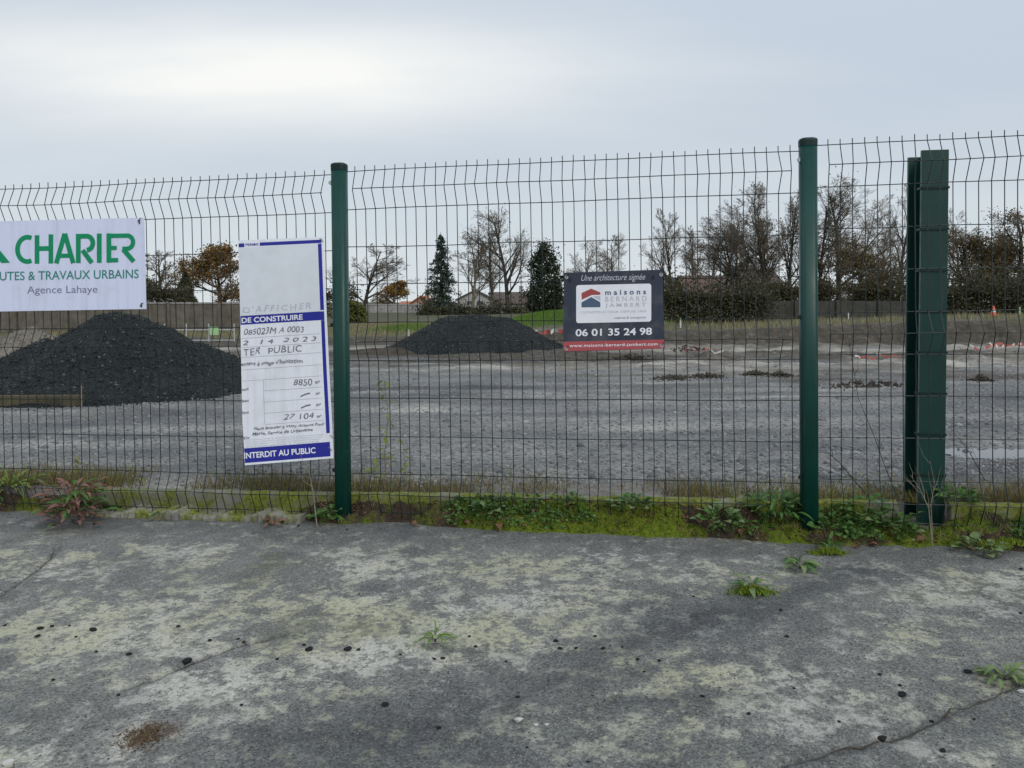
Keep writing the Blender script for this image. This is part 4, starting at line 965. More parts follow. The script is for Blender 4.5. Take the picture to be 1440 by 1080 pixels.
for k, s in enumerate(('Droit de recours : le délai de recours contentieux est de deux mois à compter', 'du premier jour d’une période continue de deux mois d’affichage sur le terrain', 'du présent panneau. Tout recours doit être notifié sous peine', 'd’irrecevabilité à l’autorité')):
    ptxt(s, 0.02, 0.90 - 0.02 * k, 0.886 + k * 0.0095, 0.893 + k * 0.0095, MAT['palegrey'])
for (a, b) in ((0.965, 0.012), (0.985, 0.90), (0.96, 0.955)):
    q = SP.fn(a, b, 0.004); m = MB(); m.tube([q + Vector((-0.006, 0, 0.006)), q + Vector((0.004, -0.003, 0.0)), q + Vector((0.012, 0, -0.012))], 0.0018, 5); m.build('cable_tie', MAT['strawtwig'], r2)

# --- house builder's board
r3 = sign_root('builder_sign', 'dark navy board with white house logo panel and red strip on the middle mesh panel', 'sign', 862, 437, 0.055)
S3 = Sheet(r3, local_fn(r3, 0.055))
plate(S3, [(793.5, 383.5), (931.5, 379), (935, 490), (791.5, 495)], MAT['navy'], 'board', 0.004)
def b3(x, y): return (780 + x / 7.2, 360 + y / 7.2)
S3b = Sheet(r3, lambda x, y, off: S3.fn(*b3(x, y), off))
S3b.quad('red_strip', [(88, 868), (1108, 845), (1110, 934), (86, 966)], MAT['redink'], r3)
# white rounded field
rc = []
x0, x1, y0, y1, r = 218, 978, 283, 668, 26
for cx, cy, a0 in ((x1 - r, y1 - r, 0), (x0 + r, y1 - r, 90), (x0 + r, y0 + r, 180), (x1 - r, y0 + r, 270)):
    for k in range(6):
        a = math.radians(a0 + 18 * k); x = cx + r * math.cos(a); y = cy + r * math.sin(a); rc.append((x, y - (x - 218) * 0.021 + 12))
S3b.emit('logo_field', [(rc, [tuple(range(len(rc)))])], MAT['whiteink'], r3, 0.0008)
S3b.emit('logo_roof', [([(275, 442), (272, 375), (370, 330), (462, 368), (462, 392), (375, 395)], [(0, 1, 2, 5), (5, 2, 3, 4)])], MAT['logored'], r3, 0.0014)
S3b.emit('logo_house', [([(272, 520), (272, 470), (370, 415), (462, 468), (463, 518)], [(0, 1, 2, 3, 4)])], MAT['logoblue'], r3, 0.0014)
S3b.emit('logo_gable', [([(385, 408), (462, 405), (462, 455)], [(0, 1, 2)])], MAT['palegrey'], r3, 0.0014)
def t3(s, x0, x1, y0, y1, mat, **k): return sl_text(S3b, 'lettering', s, x0, x1, y0, y1, mat, r3, -0.021, 0.0016, **k)
t3('maisons', 512, 925, 345, 396, MAT['logoblue'], weight=0.022, spacing=1.6)
t3('BERNARD', 512, 932, 412, 462, MAT['palegrey'], spacing=1.5)
t3('JAMBERT', 512, 925, 480, 528, MAT['palegrey'], weight=0.012, spacing=1.5)
t3('CONSTRUCTEUR DEPUIS 1965', 270, 930, 560, 582, MAT['palegrey'])
t3('maîtrise & conception', 600, 925, 615, 645, MAT['greyink'], shear=0.2)
t3('06 01 35 24 98', 212, 985, 740, 815, MAT['whiteink'], weight=0.022)
t3('Une architecture signée', 268, 918, 192, 272, MAT['lightscript'], shear=0.35)
t3('www.maisons-bernard-jambert.com', 150, 1042, 893, 934, MAT['whiteink'], weight=0.01, spacing=1.1)
for q in ((120, 215), (1078, 188), (118, 940), (1082, 908)): eyelet(S3b, *q, r3)
for (x, y) in ((155, 245), (1000, 215)):
    q = S3b.fn(x, y, 0.003); m = MB(); m.box(q, (0.007, 0.006, 0.016)); m.build('cable_tie', MAT['tyre'], r3)

# ================================================================== HEAPS
def heap(name, cx, cy, rx, ry, H, prof, seed, mat, label, cat, rot=0.0, n=150, amp=0.05, extra=()):
    xs = np.linspace(-1.25, 1.25, n); GX, GY = np.meshgrid(xs, xs)
    ang = np.arctan2(GY, GX); rr = np.hypot(GX, GY) * (1 + 0.22 * fbm(np.cos(ang) * 1.6 + 5, np.sin(ang) * 1.6 + 5, seed, 3))
    hh = prof(np.clip(rr, 0, 1.6)) * H
    for ex, ey, er, eh in extra:      # further loads tipped against the first
        hh = np.maximum(hh, eh * np.clip(1 - np.hypot(GX - ex, GY - ey) / er * (1 + 0.2 * fbm(GX * 2 + ex, GY * 2, seed + 1, 3)), 0, 1) ** 0.95) if eh > 0 else hh + eh * np.exp(-((GX - ex) ** 2 + (GY - ey) ** 2) / er ** 2)
    hh = hh + np.where(rr < 1.05, (fbm(GX * 1.7, GY * 1.7, seed + 9, 3) * amp * 2.6 + fbm(GX * 4, GY * 4, seed + 3, 4) * amp * 1.8 + fbm(GX * 16, GY * 16, seed + 5, 3) * amp * 0.7) * np.clip(1.1 - rr, 0.15, 1), 0)
    c, s = math.cos(rot), math.sin(rot)
    wx = cx + (GX * rx) * c - (GY * ry) * s; wy = cy + (GX * rx) * s + (GY * ry) * c
    g = terr(wx, wy); wz = g + hh - 0.04 * sstep(0.98, 1.15, rr)
    V = np.stack([wx - cx, wy - cy, wz], -1).reshape(-1, 3); z0 = tz(cx, cy); V[:, 2] -= z0
    i = np.arange(n - 1)[:, None] * n + np.arange(n - 1)[None, :]; Fq = np.stack([i, i + 1, i + 1 + n, i + n], -1).reshape(-1, 4)
    keep = (rr.ravel()[Fq].min(1) < 1.12); Fq = Fq[keep]
    u, inv = np.unique(Fq, return_inverse=True)
    me = mesh_np(name, V[u], [inv.reshape(-1, 4)], [mat], smooth=True)
    o = tag(link(name, me, None, (cx, cy, z0)), label, cat)
    if H > 0.5:
        U = V[u]; r = np.random.default_rng(seed); ns = 5200; P = U[r.integers(0, len(U), ns)] + r.normal(size=(ns, 3)) * np.array([.01, .01, .002]); sz_ = r.uniform(.006, .020, ns) * np.where(r.random(ns) < .04, 1.9, 1)
        base = np.array([(1, 0, 0), (-1, 0, 0), (0, 1, 0), (0, -1, 0), (0, 0, 1), (0, 0, -1)], float); SV = base[None] * sz_[:, None, None] * r.uniform(.6, 1.3, (ns, 6, 1)) + P[:, None]
        of = np.array([(0, 2, 4), (2, 1, 4), (1, 3, 4), (3, 0, 4), (2, 0, 5), (1, 2, 5), (3, 1, 5), (0, 3, 5)])
        so = link('loose_stones', mesh_np('loose_stones', SV.reshape(-1, 3), [(np.arange(ns)[:, None, None] * 6 + of[None]).reshape(-1, 3)], [HEAPSTONE if mat is MAT['pile'] else mat]), o); so['kind'] = 'stuff'
    return o
HEAPSTONE = leafy('heap_stone', [(0.008, 0.010, 0.010), (0.030, 0.036, 0.036), (0.016, 0.02, 0.02), (0.05, 0.056, 0.055)], 0.8, 0)
cone_prof = lambda r: np.clip(1 - np.sqrt(r * r + 0.02) + 0.0, 0, 1) / 0.86
heap('gravel_heap', -4.85, 9.5, 1.6, 1.45, 0.99, lambda r: np.clip(np.minimum(np.where(r < .8, (1 - r) * 1.16, .232 * ((1.12 - r) / .32) ** 1.3), 1.0 - 0.10 * r), 0, 2), 3, MAT['pile'], 'large black heap of fine aggregate behind the left mesh panel', 'gravel heap', 0, 200, 0.06, ((-0.62, 0.1, 0.75, 0.62), (0.5, 0.35, 0.7, 0.55), (-0.2, -0.5, 0.62, 0.46), (0.28, -0.62, 0.22, -0.09), (-0.45, -0.35, 0.2, -0.07), (0.1, 0.0, 0.25, -0.05)))
heap('gravel_heap', -0.80, 16.6, 1.85, 1.6, 0.70, lambda r: np.clip(np.minimum((1 - r) * 1.55, 1 - 0.16 * r), 0, 1), 11, MAT['pile'], 'smaller flat topped black heap in front of the distant conifer', 'gravel heap', 0.1, 130, 0.05, ((-0.5, 0.0, 0.6, 0.42), (0.55, -0.1, 0.5, 0.33), (-0.1, -0.4, 0.3, -0.07)))
n = 2600; a_ = rng.random(n) * 6.28; q_ = np.abs(rng.normal(0, .10, n)); x = -4.85 + np.cos(a_) * (1.55 + q_ * 1.6); y = 9.5 + np.sin(a_) * (1.42 + q_ * 1.6)
octa(x, y, terr(x, y), rng.uniform(.006, .022, n), MAT['pile'], 'spilled_aggregate', 'black stones spilled round the foot of the large heap', 'spilled stones')
heap('soil_heap', -2.35, 15.7, 1.3, 0.6, 0.13, lambda r: np.clip(1 - r, 0, 1), 17, MAT['soil'], 'low dark spread of soil at the left foot of the smaller heap', 'soil heap', 0, 50, 0.04)
heap('spoil_heap', -8.2, 13.2, 1.5, 0.8, 0.62, lambda r: np.clip(1 - r, 0, 1) ** 0.9, 19, MAT['sand'], 'pale spoil heap partly hidden behind the large black heap', 'spoil heap', 0.2, 60, 0.06)
def clods(p, w, h, lb, seed):
    """broken earth: many small lumps tipped out in one place"""
    rr = random.Random(seed); m = MB(); n = int(120 + 260 * w)
    for k in range(n):
        x, y = rr.gauss(0, w * .75), rr.gauss(0, w * .5); q = math.exp(-(x / w) ** 2 * 2.2 - (y / w) ** 2 * 5); r = rr.uniform(.006, .03) * (0.4 + q)
        c = Vector((x, y, tz(p.x + x, p.y + y) - p.z + h * .75 * q * rr.uniform(.0, .9)))
        dirs = [Vector(d).normalized() for d in ((1, 0, 0), (-1, 0, 0), (0, 1, 0), (0, -1, 0), (0, 0, 1), (0, 0, -1))]
        m.add([c + Matrix.Rotation(x * 9 + k, 3, 'Z') @ d * r * rr.uniform(.7, 1.4) for d in dirs], [(0, 2, 4), (2, 1, 4), (1, 3, 4), (3, 0, 4), (2, 0, 5), (1, 2, 5), (3, 1, 5), (0, 3, 5)])
    tag(link('soil_clod', m.mesh('soil_clod', MAT['soil']), None, (p.x, p.y, p.z)), lb, 'soil clod', kind='stuff')
for k, (px, py, w, h, lb) in enumerate([(945, 533, .34, .05, 'low spread of dark soil crumbs just below the dark builder board'), (992, 530, .30, .07, 'dark soil clod in the middle of the row left of the right post'), (1062, 527, .22, .07, 'rounded dark soil clod midway between builder board and right post'), (1098, 529, .20, .06, 'small dark soil clod just left of the right post'), (1220, 541, .55, .04, 'long flat smear of dark mud between right post and steel column'), (1380, 536, .16, .10, 'lone round soil clod right of the steel column'), (880, 505, .5, .08, 'brown soil heap right below the red strip of the board'), (975, 493, .55, .12, 'brown soil heap beside the bank right of the board')]):
    p = on_site(px, py)
    clods(p, w, h, lb, 30 + k)

# ================================================================== DEBRIS, TAPE, MARKERS
p = on_site(48, 572)
bm_ = thing('timber_plank', 'old brown timber plank lying at the left foot of the large heap', 'plank', (p.x, p.y, tz(p.x, p.y)), 0.03)
m = MB(); m.box((-0.15, 0, 0.06), (1.3, 0.09, 0.11)); o = m.build('plank', MAT['timber'], bm_); bevel(o, .006)
m = MB(); m.box((-0.6, 0.02, 0.015), (0.12, 0.16, 0.05)); m.box((0.35, 0.02, 0.015), (0.1, 0.14, 0.05)); m.build('bearer', MAT['timber'], bm_)
def stake(px, py, h, r, mat, label, top=None):
    p = on_site(px, py); o = thing('marker_stake', label, 'stake', (p.x, p.y, p.z))
    m = MB(); m.box((0, 0, h / 2 - 0.03), (r * 2, r * 2, h + 0.06)); m.build('stake', mat, o)
    if top: m = MB(); m.box((0, 0, h - h * 0.15), (r * 2.1, r * 2.1, h * 0.3)); m.build('painted_top', top, o)
    return o
stake(115, 579, 0.26, 0.0035, MAT['strawtwig'], 'thin pale stake in front of the large black heap')
stake(957, 461, 0.26, 0.016, MAT['white'], 'short white stake on the bank beside the builder board', MAT['stakegreen'])
stake(1193, 449, 0.22, 0.012, MAT['white'], 'thin white stake on the bank between right post and steel column')
stake(1434, 444, 0.28, 0.016, MAT['stakegreen'], 'pale green stake at the far right edge beside the cone')
stake(575, 474, 0.2, 0.012, MAT['white'], 'white stake at the left side of the smaller heap', MAT['stakegreen'])
# cone
p = on_site(1397, 444)
cn = thing('traffic_cone', 'small orange traffic cone on the bank at right', 'traffic cone', (p.x, p.y, p.z))
m = MB(); m.box((0, 0, 0.015), (0.24, 0.24, 0.03)); m.build('base', MAT['orange'], cn)
m = MB(); m.tube([(0, 0, 0.03), (0, 0, 0.12)], [0.085, 0.066], 14, False); m.tube([(0, 0, 0.20), (0, 0, 0.32)], [0.05, 0.02], 14, True); m.build('body', MAT['orange'], cn)
m = MB(); m.tube([(0, 0, 0.12), (0, 0, 0.20)], [0.067, 0.051], 14, False); m.build('white_band', MAT['white'], cn)
def tape(name, pts, w, label, seed, cat='barrier tape', flat_=True):
    """crumpled red and white tape on the ground; stretches of colour alternate"""
    rr = random.Random(seed); P = [on_site(*q) for q in pts]; out = []
    for a, b in zip(P[:-1], P[1:]):
        n = max(2, int((b - a).length / 0.09))
        for k in range(n):
            q = a.lerp(b, k / n); q = Vector((q.x + rr.uniform(-.03, .03), q.y + rr.uniform(-.05, .05), 0)); q.z = tz(q.x, q.y) + rr.uniform(0.02, 0.10); out.append(q)
    m = MB()
    for k, (a, b) in enumerate(zip(out[:-1], out[1:])):
        u = Vector((rr.uniform(-.2, .2), rr.uniform(-0.3, .3), 1)).normalized() * w / 2; m.cur = 0 if (k // 2) % 3 else 1
        v1 = Vector((0, 0.002, 0))
        m.add([a - u, b - u, b + u, a + u, a - u + v1, b - u + v1, b + u + v1, a + u + v1], [(0, 1, 2, 3), (7, 6, 5, 4), (3, 2, 6, 7), (0, 4, 5, 1)])
    return tag(m.build(name, (MAT['tapered'], MAT['white'])), label, cat)
tape('barrier_tape', [(1205, 507), (1235, 506), (1268, 504)], 0.03, 'short red and white tape on the ground left of the steel column', 1)
tape('barrier_tape', [(1365, 495), (1400, 490), (1445, 484)], 0.05, 'long red barrier tape along the bank at the right edge', 2)
tape('barrier_tape', [(960, 490), (990, 496), (1025, 503)], 0.03, 'pink faded tape slanting down the dirt right of the board', 3)
tape('barrier_netting', [(745, 470), (768, 471), (800, 472)], 0.09, 'red plastic netting on the ground right of the smaller heap', 4, 'netting')
# white site barrier by the far wall
p = on_site(285, 482)
wb = thing('site_barrier', 'pale metal site barrier standing before the left concrete wall', 'barrier', (p.x, p.y, p.z), 0.05)
m = MB(); 
for z in (0.06, 0.32): m.tube([(-0.95, 0, z), (0.8, 0, z)], 0.016, 6)
m.build('rail', MAT['galv'], wb)
for x in (-0.93, -0.4, 0.15, 0.78):
    m = MB(); m.tube([(x, 0, -0.05), (x, 0, 0.48)], 0.017, 6); m.build('upright', MAT['galv'], wb)
m = MB(); m.box((0.3, -0.05, 0.3), (0.22, 0.015, 0.2)); m.build('green_plate', MAT['stakegreen'], wb)
# concrete panel wall at left
wl_ = thing('concrete_wall', 'brown stained concrete panel wall behind the large black heap', 'wall', (-14.5, 23.6, 0.0), 0.02)
gzw = 0.14
for k in range(8):
    x = k * 1.55 - 6.2 + 3.2
    m = MB(); m.box((x, 0, 0.55), (1.53, 0.10, 1.1)); o = m.build('panel', MAT['wall'], wl_); o.location.z = random.uniform(-.01, .01)
    m = MB(); m.box((x + 0.775, -0.03, 0.575), (0.09, 0.18, 1.15)); m.build('pillar', MAT['wall'], wl_)
m = MB(); m.box((2.4, 0, 1.125), (12.6, 0.15, 0.045)); m.build('coping', MAT['paleconc'], wl_)

# ================================================================== TREES
def segs_to_mesh(segs, nsides):
    P0 = np.array([s[0] for s in segs]); P1 = np.array([s[1] for s in segs]); R0 = np.array([s[2] for s in segs]); R1 = np.array([s[3] for s in segs])
    d = P1 - P0; d /= np.maximum(np.linalg.norm(d, axis=1), 1e-9)[:, None]
    ref = np.where(np.abs(d[:, 2:3]) < 0.9, np.array([[0, 0, 1.0]]), np.array([[1.0, 0, 0]]))
    u = np.cross(d, ref); u /= np.linalg.norm(u, axis=1)[:, None]; v = np.cross(d, u)
    a = np.arange(nsides) * 2 * np.pi / nsides
    ring = u[:, None] * np.cos(a)[None, :, None] + v[:, None] * np.sin(a)[None, :, None]
    V = np.concatenate([P0[:, None] + ring * R0[:, None, None], P1[:, None] + ring * R1[:, None, None]], 1)
    k = np.arange(nsides); f = np.stack([k, (k + 1) % nsides, nsides + (k + 1) % nsides, nsides + k], -1)
    return V.reshape(-1, 3), (np.arange(len(segs))[:, None, None] * 2 * nsides + f[None]).reshape(-1, 4)
def rnd_perp(rr, d):
    while True:
        v = Vector((rr.gauss(0, 1), rr.gauss(0, 1), rr.gauss(0, 1))); v -= d * v.dot(d)
        if v.length > 0.1: return v.normalized()
def grow(rr, p, d, L, r, lvl, maxl, cfg, segs, tips):
    n = 6 if lvl == 0 else 4 if lvl == 1 else 3 if lvl == 2 else 2
    pts = [(p, r)]; dd = d
    for k in range(n):
        dd = (dd + rnd_perp(rr, dd) * cfg['wig'] * (0.4 if lvl == 0 else 1) + Vector((0, 0, cfg['up'] * (0.5 if lvl else 0.2)))).normalized()
        q = p + dd * (L / n); r2 = r * (1 - 0.75 * (k + 1) / n) if lvl else r * (1 - 0.8 * (k + 1) / n)
        r2 = max(r2, cfg['rmin']); r1 = pts[-1][1]
        segs.append((tuple(p), tuple(q), r1, r2, lvl)); p = q; pts.append((q, r2))
    tips.append((tuple(p), lvl))
    if lvl >= maxl: return
    cnt = cfg['n'][lvl]; lo = cfg['lo'] if lvl == 0 else 0.2
    for c in range(cnt):
        f = lo + (1 - lo) * ((c + rr.random()) / cnt); x = f * n; i = min(int(x), n - 1); w = x - i
        a, ra = pts[i]; b, rb = pts[i + 1]; q = a.lerp(b, w); rad = ra + (rb - ra) * w
        ax = (b - a).normalized(); ang = math.radians(rr.gauss(cfg['ang'][lvl], 9)); cd = ax * math.cos(ang) + rnd_perp(rr, ax) * math.sin(ang)
        if lvl == 0: cl = L * cfg['len'][0] * (1.15 - 0.75 * f) * rr.uniform(0.75, 1.2)
        else: cl = L * cfg['len'][lvl] * (1.1 - 0.55 * f) * rr.uniform(0.7, 1.2)
        grow(rr, q, cd.normalized(), cl, max(rad * 0.58, cfg['rmin']), lvl + 1, maxl, cfg, segs, tips)
CFG = dict(wig=0.16, up=0.10, n=[15, 8, 6, 5], lo=0.14, ang=[42, 40, 38, 40], len=[0.52, 0.50, 0.52, 0.55], rmin=0.007)
def tree(name, label, px, ytop, ybase, Y, hw, seed, leafm=None, nleaf=0, lsize=0.1, cfg=None, bark='bark', stems=1, cat='tree', group=None, r0=None, ivy=None, maxl=4):
    base = pt(px, ybase, Y); top = pt(px, ytop, Y); g = min(tz(base.x, Y), base.z); H = top.z - g; W = hw / F * Y
    rr = random.Random(seed); segs = []; tips = []; c = dict(CFG); c.update(cfg or {})
    for s in range(stems):
        d0 = Vector((rr.uniform(-.16, .16), rr.uniform(-.16, .16), 1)).normalized() if stems > 1 else Vector((rr.uniform(-.05, .05), 0, 1)).normalized()
        off = Vector((rr.uniform(-.3, .3), rr.uniform(-.3, .3), 0)) * (stems > 1)
        grow(rr, off, d0, 7.0 * (1 if s == 0 else rr.uniform(.7, .95)), (r0 or 0.16), 0, maxl, c, segs, tips)
    allp = np.array([s[1] for s in segs]); zmax = np.percentile(allp[:, 2], 99.7); wmax = np.percentile(np.abs(allp[:, 0] - np.median(allp[:, 0])), 93)
    kz_, kx = H / zmax, W / wmax
    S_ = np.array([kx, kx, kz_])
    def sc(sg): return [(np.array(s[0]) * S_, np.array(s[1]) * S_, s[2], s[3]) for s in sg]
    root = thing(name, label, cat, (base.x, Y, g), 0, group)
    V, Fq = segs_to_mesh(sc([s for s in segs if s[4] <= 1]), 5); link('trunk', mesh_np('trunk', V, [Fq], [MAT[bark]], True), root); bark = 'barkpale'
    V, Fq = segs_to_mesh(sc([s for s in segs if s[4] >= 2]), 3)
    Fs = [Fq]; mats = [MAT[bark]]; mi = [0] * len(Fq)
    lv = []
    if leafm and nleaf:
        T = np.array([t[0] for t in tips if t[1] >= 2]) * S_; r = np.random.default_rng(seed)
        # leaves gather on some boughs and leave others bare
        wgt = np.clip(fbm(T[:, 0] * 0.9 + 3, T[:, 2] * 0.9 + T[:, 1] * 0.5, seed % 50, 3) + 0.28, 0.01, 1); wgt /= wgt.sum()
        P = T[r.choice(len(T), nleaf, p=wgt)] + r.normal(size=(nleaf, 3)) * 0.22 * (W / 2.2)
        lv.append((P, lsize, leafm))
    if ivy:
        T = np.array([s[0] for s in segs if s[4] == 0 or (s[4] == 1 and s[0][2] < 5)]) * S_; r = np.random.default_rng(seed + 1)
        P = T[r.integers(0, len(T), ivy[1])] + r.normal(size=(ivy[1], 3)) * np.array([0.22, 0.22, 0.6]); P = P[(P[:, 2] > 0.2) & (P[:, 2] < H * 0.75)]; lv.append((P, 0.09, ivy[0]))
    for P, ls, mm in lv:
        LV, LF = leaf_arrays(P, ls * np.random.default_rng(seed).uniform(0.6, 1.3, len(P)), seed); Fs.append(LF + len(V)); V = np.concatenate([V, LV]); mats.append(MAT[mm]); mi += [len(mats) - 1] * len(LF)
    link('crown', mesh_np('crown', V, Fs, mats, False, mi), root)
    return root
def bush(name, label, px0, px1, ytop, ybase, Y, leafm, n, seed, ls=0.07, depth=None, cat='bush', shape='round', group=None, rough=0.18):
    a = pt(px0, ybase, Y); b = pt(px1, ybase, Y); top = pt(px0, ytop, Y); g = min(tz((a.x + b.x) / 2, Y), a.z); H = top.z - g; Wd = b.x - a.x; D = depth or min(Wd * 0.8, 2.5)
    r = np.random.default_rng(seed); root = thing(name, label, cat, ((a.x + b.x) / 2, Y, g), 0, group)
    th = r.random(n) * 2 * np.pi; z = r.random(n); rad = np.sqrt(r.uniform(0.35, 1, n)); ragged = shape in ('column', 'hedge')
    if shape == 'cone': pr = (1 - z) ** 0.75 * (0.85 + 0.15 * np.sin(z * 20))
    elif shape == 'column': pr = np.where(z < 0.35, 0.75 + z * 0.7, np.clip((1 - ((z - 0.35) / 0.66) ** 2.0), 0, 1) ** 0.75 * 0.99)
    elif shape == 'hedge': pr = np.ones(n)
    else: pr = np.sqrt(np.clip(1 - (z * 1.0 - 0.25) ** 2 / 0.5626, 0, 1)) * 0.98
    lump = 1 + rough * 2.6 * fbm(np.cos(th) * 2.2 + 3 + seed, z * (H / max(Wd, .5)) * 4 + np.sin(th) * 2, seed % 40, 3)
    if shape == 'hedge':
        x = r.uniform(-.5, .5, n) * Wd; y = r.uniform(-.5, .5, n) * D; zz = np.where(r.random(n) < 0.5, 1 - 0.2 * r.random(n), z) * H * (1 + rough * 2.4 * fbm(x * 0.9 + seed, y * 0.9, seed % 40, 4))
    else:
        x = np.cos(th) * rad * pr * lump * Wd / 2; y = np.sin(th) * rad * pr * lump * D / 2; zz = z * H * (1 + 0.12 * fbm(x * 2 + 7, y * 2, seed % 30, 3))
    P = np.stack([x, y, zz], 1) + r.normal(size=(n, 3)) * 0.03
    if ragged:                       # gather the leaves into boughs of uneven reach
        nb = max(14, int(n / 130)); C_ = P[r.choice(n, nb)] * np.array([1.0, 1.0, 1.0]); C_ = C_ + r.normal(size=(nb, 3)) * np.array([.10, .10, .12]) * (0.9 if shape == 'column' else 1.6)
        k_ = r.integers(0, nb, n); sc_ = (0.16 if shape == 'column' else 0.24) * r.uniform(.5, 1.4, nb)[k_][:, None]
        m_ = r.random(n) < (0.75 if shape == 'column' else 0.6)
        P = np.where(m_[:, None], C_[k_] + r.normal(size=(n, 3)) * sc_ * np.array([1, 1, 1.25]), P); P[:, 2] = np.abs(P[:, 2])
    V, Fq = leaf_arrays(P, ls * r.uniform(0.6, 1.4, n), seed)
    link('crown', mesh_np('crown', V, [Fq], [MAT[leafm]]), root)
    m = MB()
    for k in range(max(1, min(9, int(Wd / 0.8)))):
        xx = (k + 0.5) / max(1, min(9, int(Wd / 0.8))) - 0.5; m.tube([(xx * Wd * .8, 0, -0.1), (xx * Wd * .8 + .05, 0.03, H * 0.35), (xx * Wd * .75, 0, H * 0.7)], [0.06, 0.045, 0.015], 5)
    m.build('trunk' if shape in ('cone', 'column') else 'stem', MAT['bark'], root)
    return root
# left garden
tree('autumn_tree', 'tree with thick orange brown autumn leaves left of the permit notice', 308, 351, 424, 42, 44, 101, 'l_autumn', 8500, 0.065, dict(ang=[55, 45, 40, 40], lo=0.12), group=None)
bush('conifer', 'dark green cone shaped conifer beside the orange brown tree', 236, 286, 384, 426, 38, 'l_hedge', 6000, 102, 0.06, shape='cone', cat='tree')
bush('hedge', 'dark ragged hedge above the left concrete wall by the white board', 160, 258, 403, 426, 36, 'l_ivy', 8500, 103, 0.06, shape='hedge', depth=1.6, cat='hedge')
tree('bare_tree', 'thin bare tree just right of the white board', 222, 352, 424, 55, 24, 104, cfg=dict(ang=[35, 38, 38, 40]))
bush('hedge', 'low dark hedge hidden behind the permit notice and left post', 330, 498, 412, 436, 44, 'l_hedge', 7500, 105, 0.07, shape='hedge', depth=1.6, cat='hedge')
# middle
tree('bare_tree', 'spreading bare tree directly right of the left post', 512, 343, 440, 58, 46, 106, cfg=dict(ang=[50, 42, 40, 40]))
bush('shrub', 'yellow green rounded shrub against the left post', 468, 519, 423, 453, 33, 'l_olive', 4200, 107, 0.055, cat='shrub')
tree('autumn_tree', 'small round orange leaved tree in front of the orange roofed houses', 555, 397, 438, 56, 19, 108, 'l_orange', 3200, 0.07, dict(ang=[55, 45, 40, 40], lo=0.15), bark='barkpale')
def fir(name, label, px, ytop, ybase, Y, hw, seed):
    base = pt(px, ybase, Y); g = min(tz(base.x, Y), base.z); H = pt(px, ytop, Y).z - g; W = hw / F * Y
    root = thing(name, label, 'tree', (base.x, Y, g)); rr = random.Random(seed); r = np.random.default_rng(seed)
    m = MB(); m.tube([(0, 0, -.2), (0.03, 0, H * .5), (0, 0, H)], [0.16, 0.08, 0.012], 6); m.build('trunk', MAT['bark'], root)
    segs = []; LP = []
    z = H * 0.05
    while z < H * 0.97:
        f = z / H
        for k in range(6):
            a = rr.uniform(0, 6.28); L = W * ((1 - f) ** 0.8 * 0.95 + 0.05) * rr.uniform(0.45, 1.12); p0 = np.array([0, 0, z]); tipz = z + L * rr.uniform(-0.35, 0.2)
            p1 = np.array([math.cos(a) * L * .6, math.sin(a) * L * .6, (z + tipz) / 2 + 0.05 * L]); p2 = np.array([math.cos(a) * L, math.sin(a) * L, tipz]); segs += [(p0, p1, .025, .015), (p1, p2, .015, .006)]
            n = int(10 + 46 * L); q = r.random(n)[:, None] ** 0.7; P = np.where(q < 0.5, p0 + (p1 - p0) * q * 2, p1 + (p2 - p1) * (q - .5) * 2); LP.append(P + r.normal(size=(n, 3)) * np.array([.07, .07, .09]) * (0.4 + L * .5) - np.array([0, 0, 0.08]) * r.random((n, 1)))
        z += H * 0.028
    V, Fq = segs_to_mesh(segs, 3); P = np.concatenate(LP); LV, LF = leaf_arrays(P, 0.085 * r.uniform(.6, 1.4, len(P)), seed, 0.3, 0.35)
    link('crown', mesh_np('crown', np.concatenate([V, LV]), [Fq, LF + len(V)], [MAT['bark'], MAT['l_fir']], False, [0] * len(Fq) + [1] * len(LF)), root)
fir('fir_tree', 'slender grey green fir rising behind the smaller black heap', 620, 326, 441, 52, 32, 109)
tree('bare_tree', 'leftmost tall bare tree of the clump right of the fir', 664, 328, 441, 62, 26, 110, 'l_bud', 500, 0.05, dict(ang=[32, 34, 36, 38]), bark='barkpale')
tree('bare_tree', 'tall bare tree in the centre of the clump beside the dark evergreen', 694, 322, 441, 64, 30, 111, 'l_bud', 600, 0.05, dict(ang=[34, 34, 36, 38]), bark='barkpale')
tree('bare_tree', 'tallest bare tree of the clump, thick forked trunk by the brown roof', 714, 294, 441, 63, 44, 112, 'l_bud', 900, 0.05, dict(ang=[38, 36, 36, 38], lo=0.18), bark='bark', r0=0.2)
bush('evergreen_tree', 'dense dark evergreen column left of the navy builder board', 740, 790, 350, 441, 48, 'l_dark', 11000, 113, 0.075, cat='tree', shape='column', depth=2.2, rough=0.34)
tree('bare_tree', 'pale bare tree just above the left half of the builder board', 822, 332, 438, 82, 26, 114, cfg=dict(ang=[30, 34, 36, 38]), bark='barkpale')
tree('bare_tree', 'pale bare tree just above the right half of the builder board', 858, 328, 438, 84, 34, 115, cfg=dict(ang=[34, 36, 36, 38]), bark='barkpale')
bush('hedge', 'dark clipped hedge below the brown roofed house', 596, 742, 433, 446, 46, 'l_hedge', 5200, 116, 0.07, shape='hedge', depth=1.2, cat='hedge', rough=0.1)
bush('hedge', 'dark hedge hidden behind the builder board', 775, 945, 418, 440, 50, 'l_hedge', 4200, 117, 0.09, shape='hedge', depth=1.6, cat='hedge')
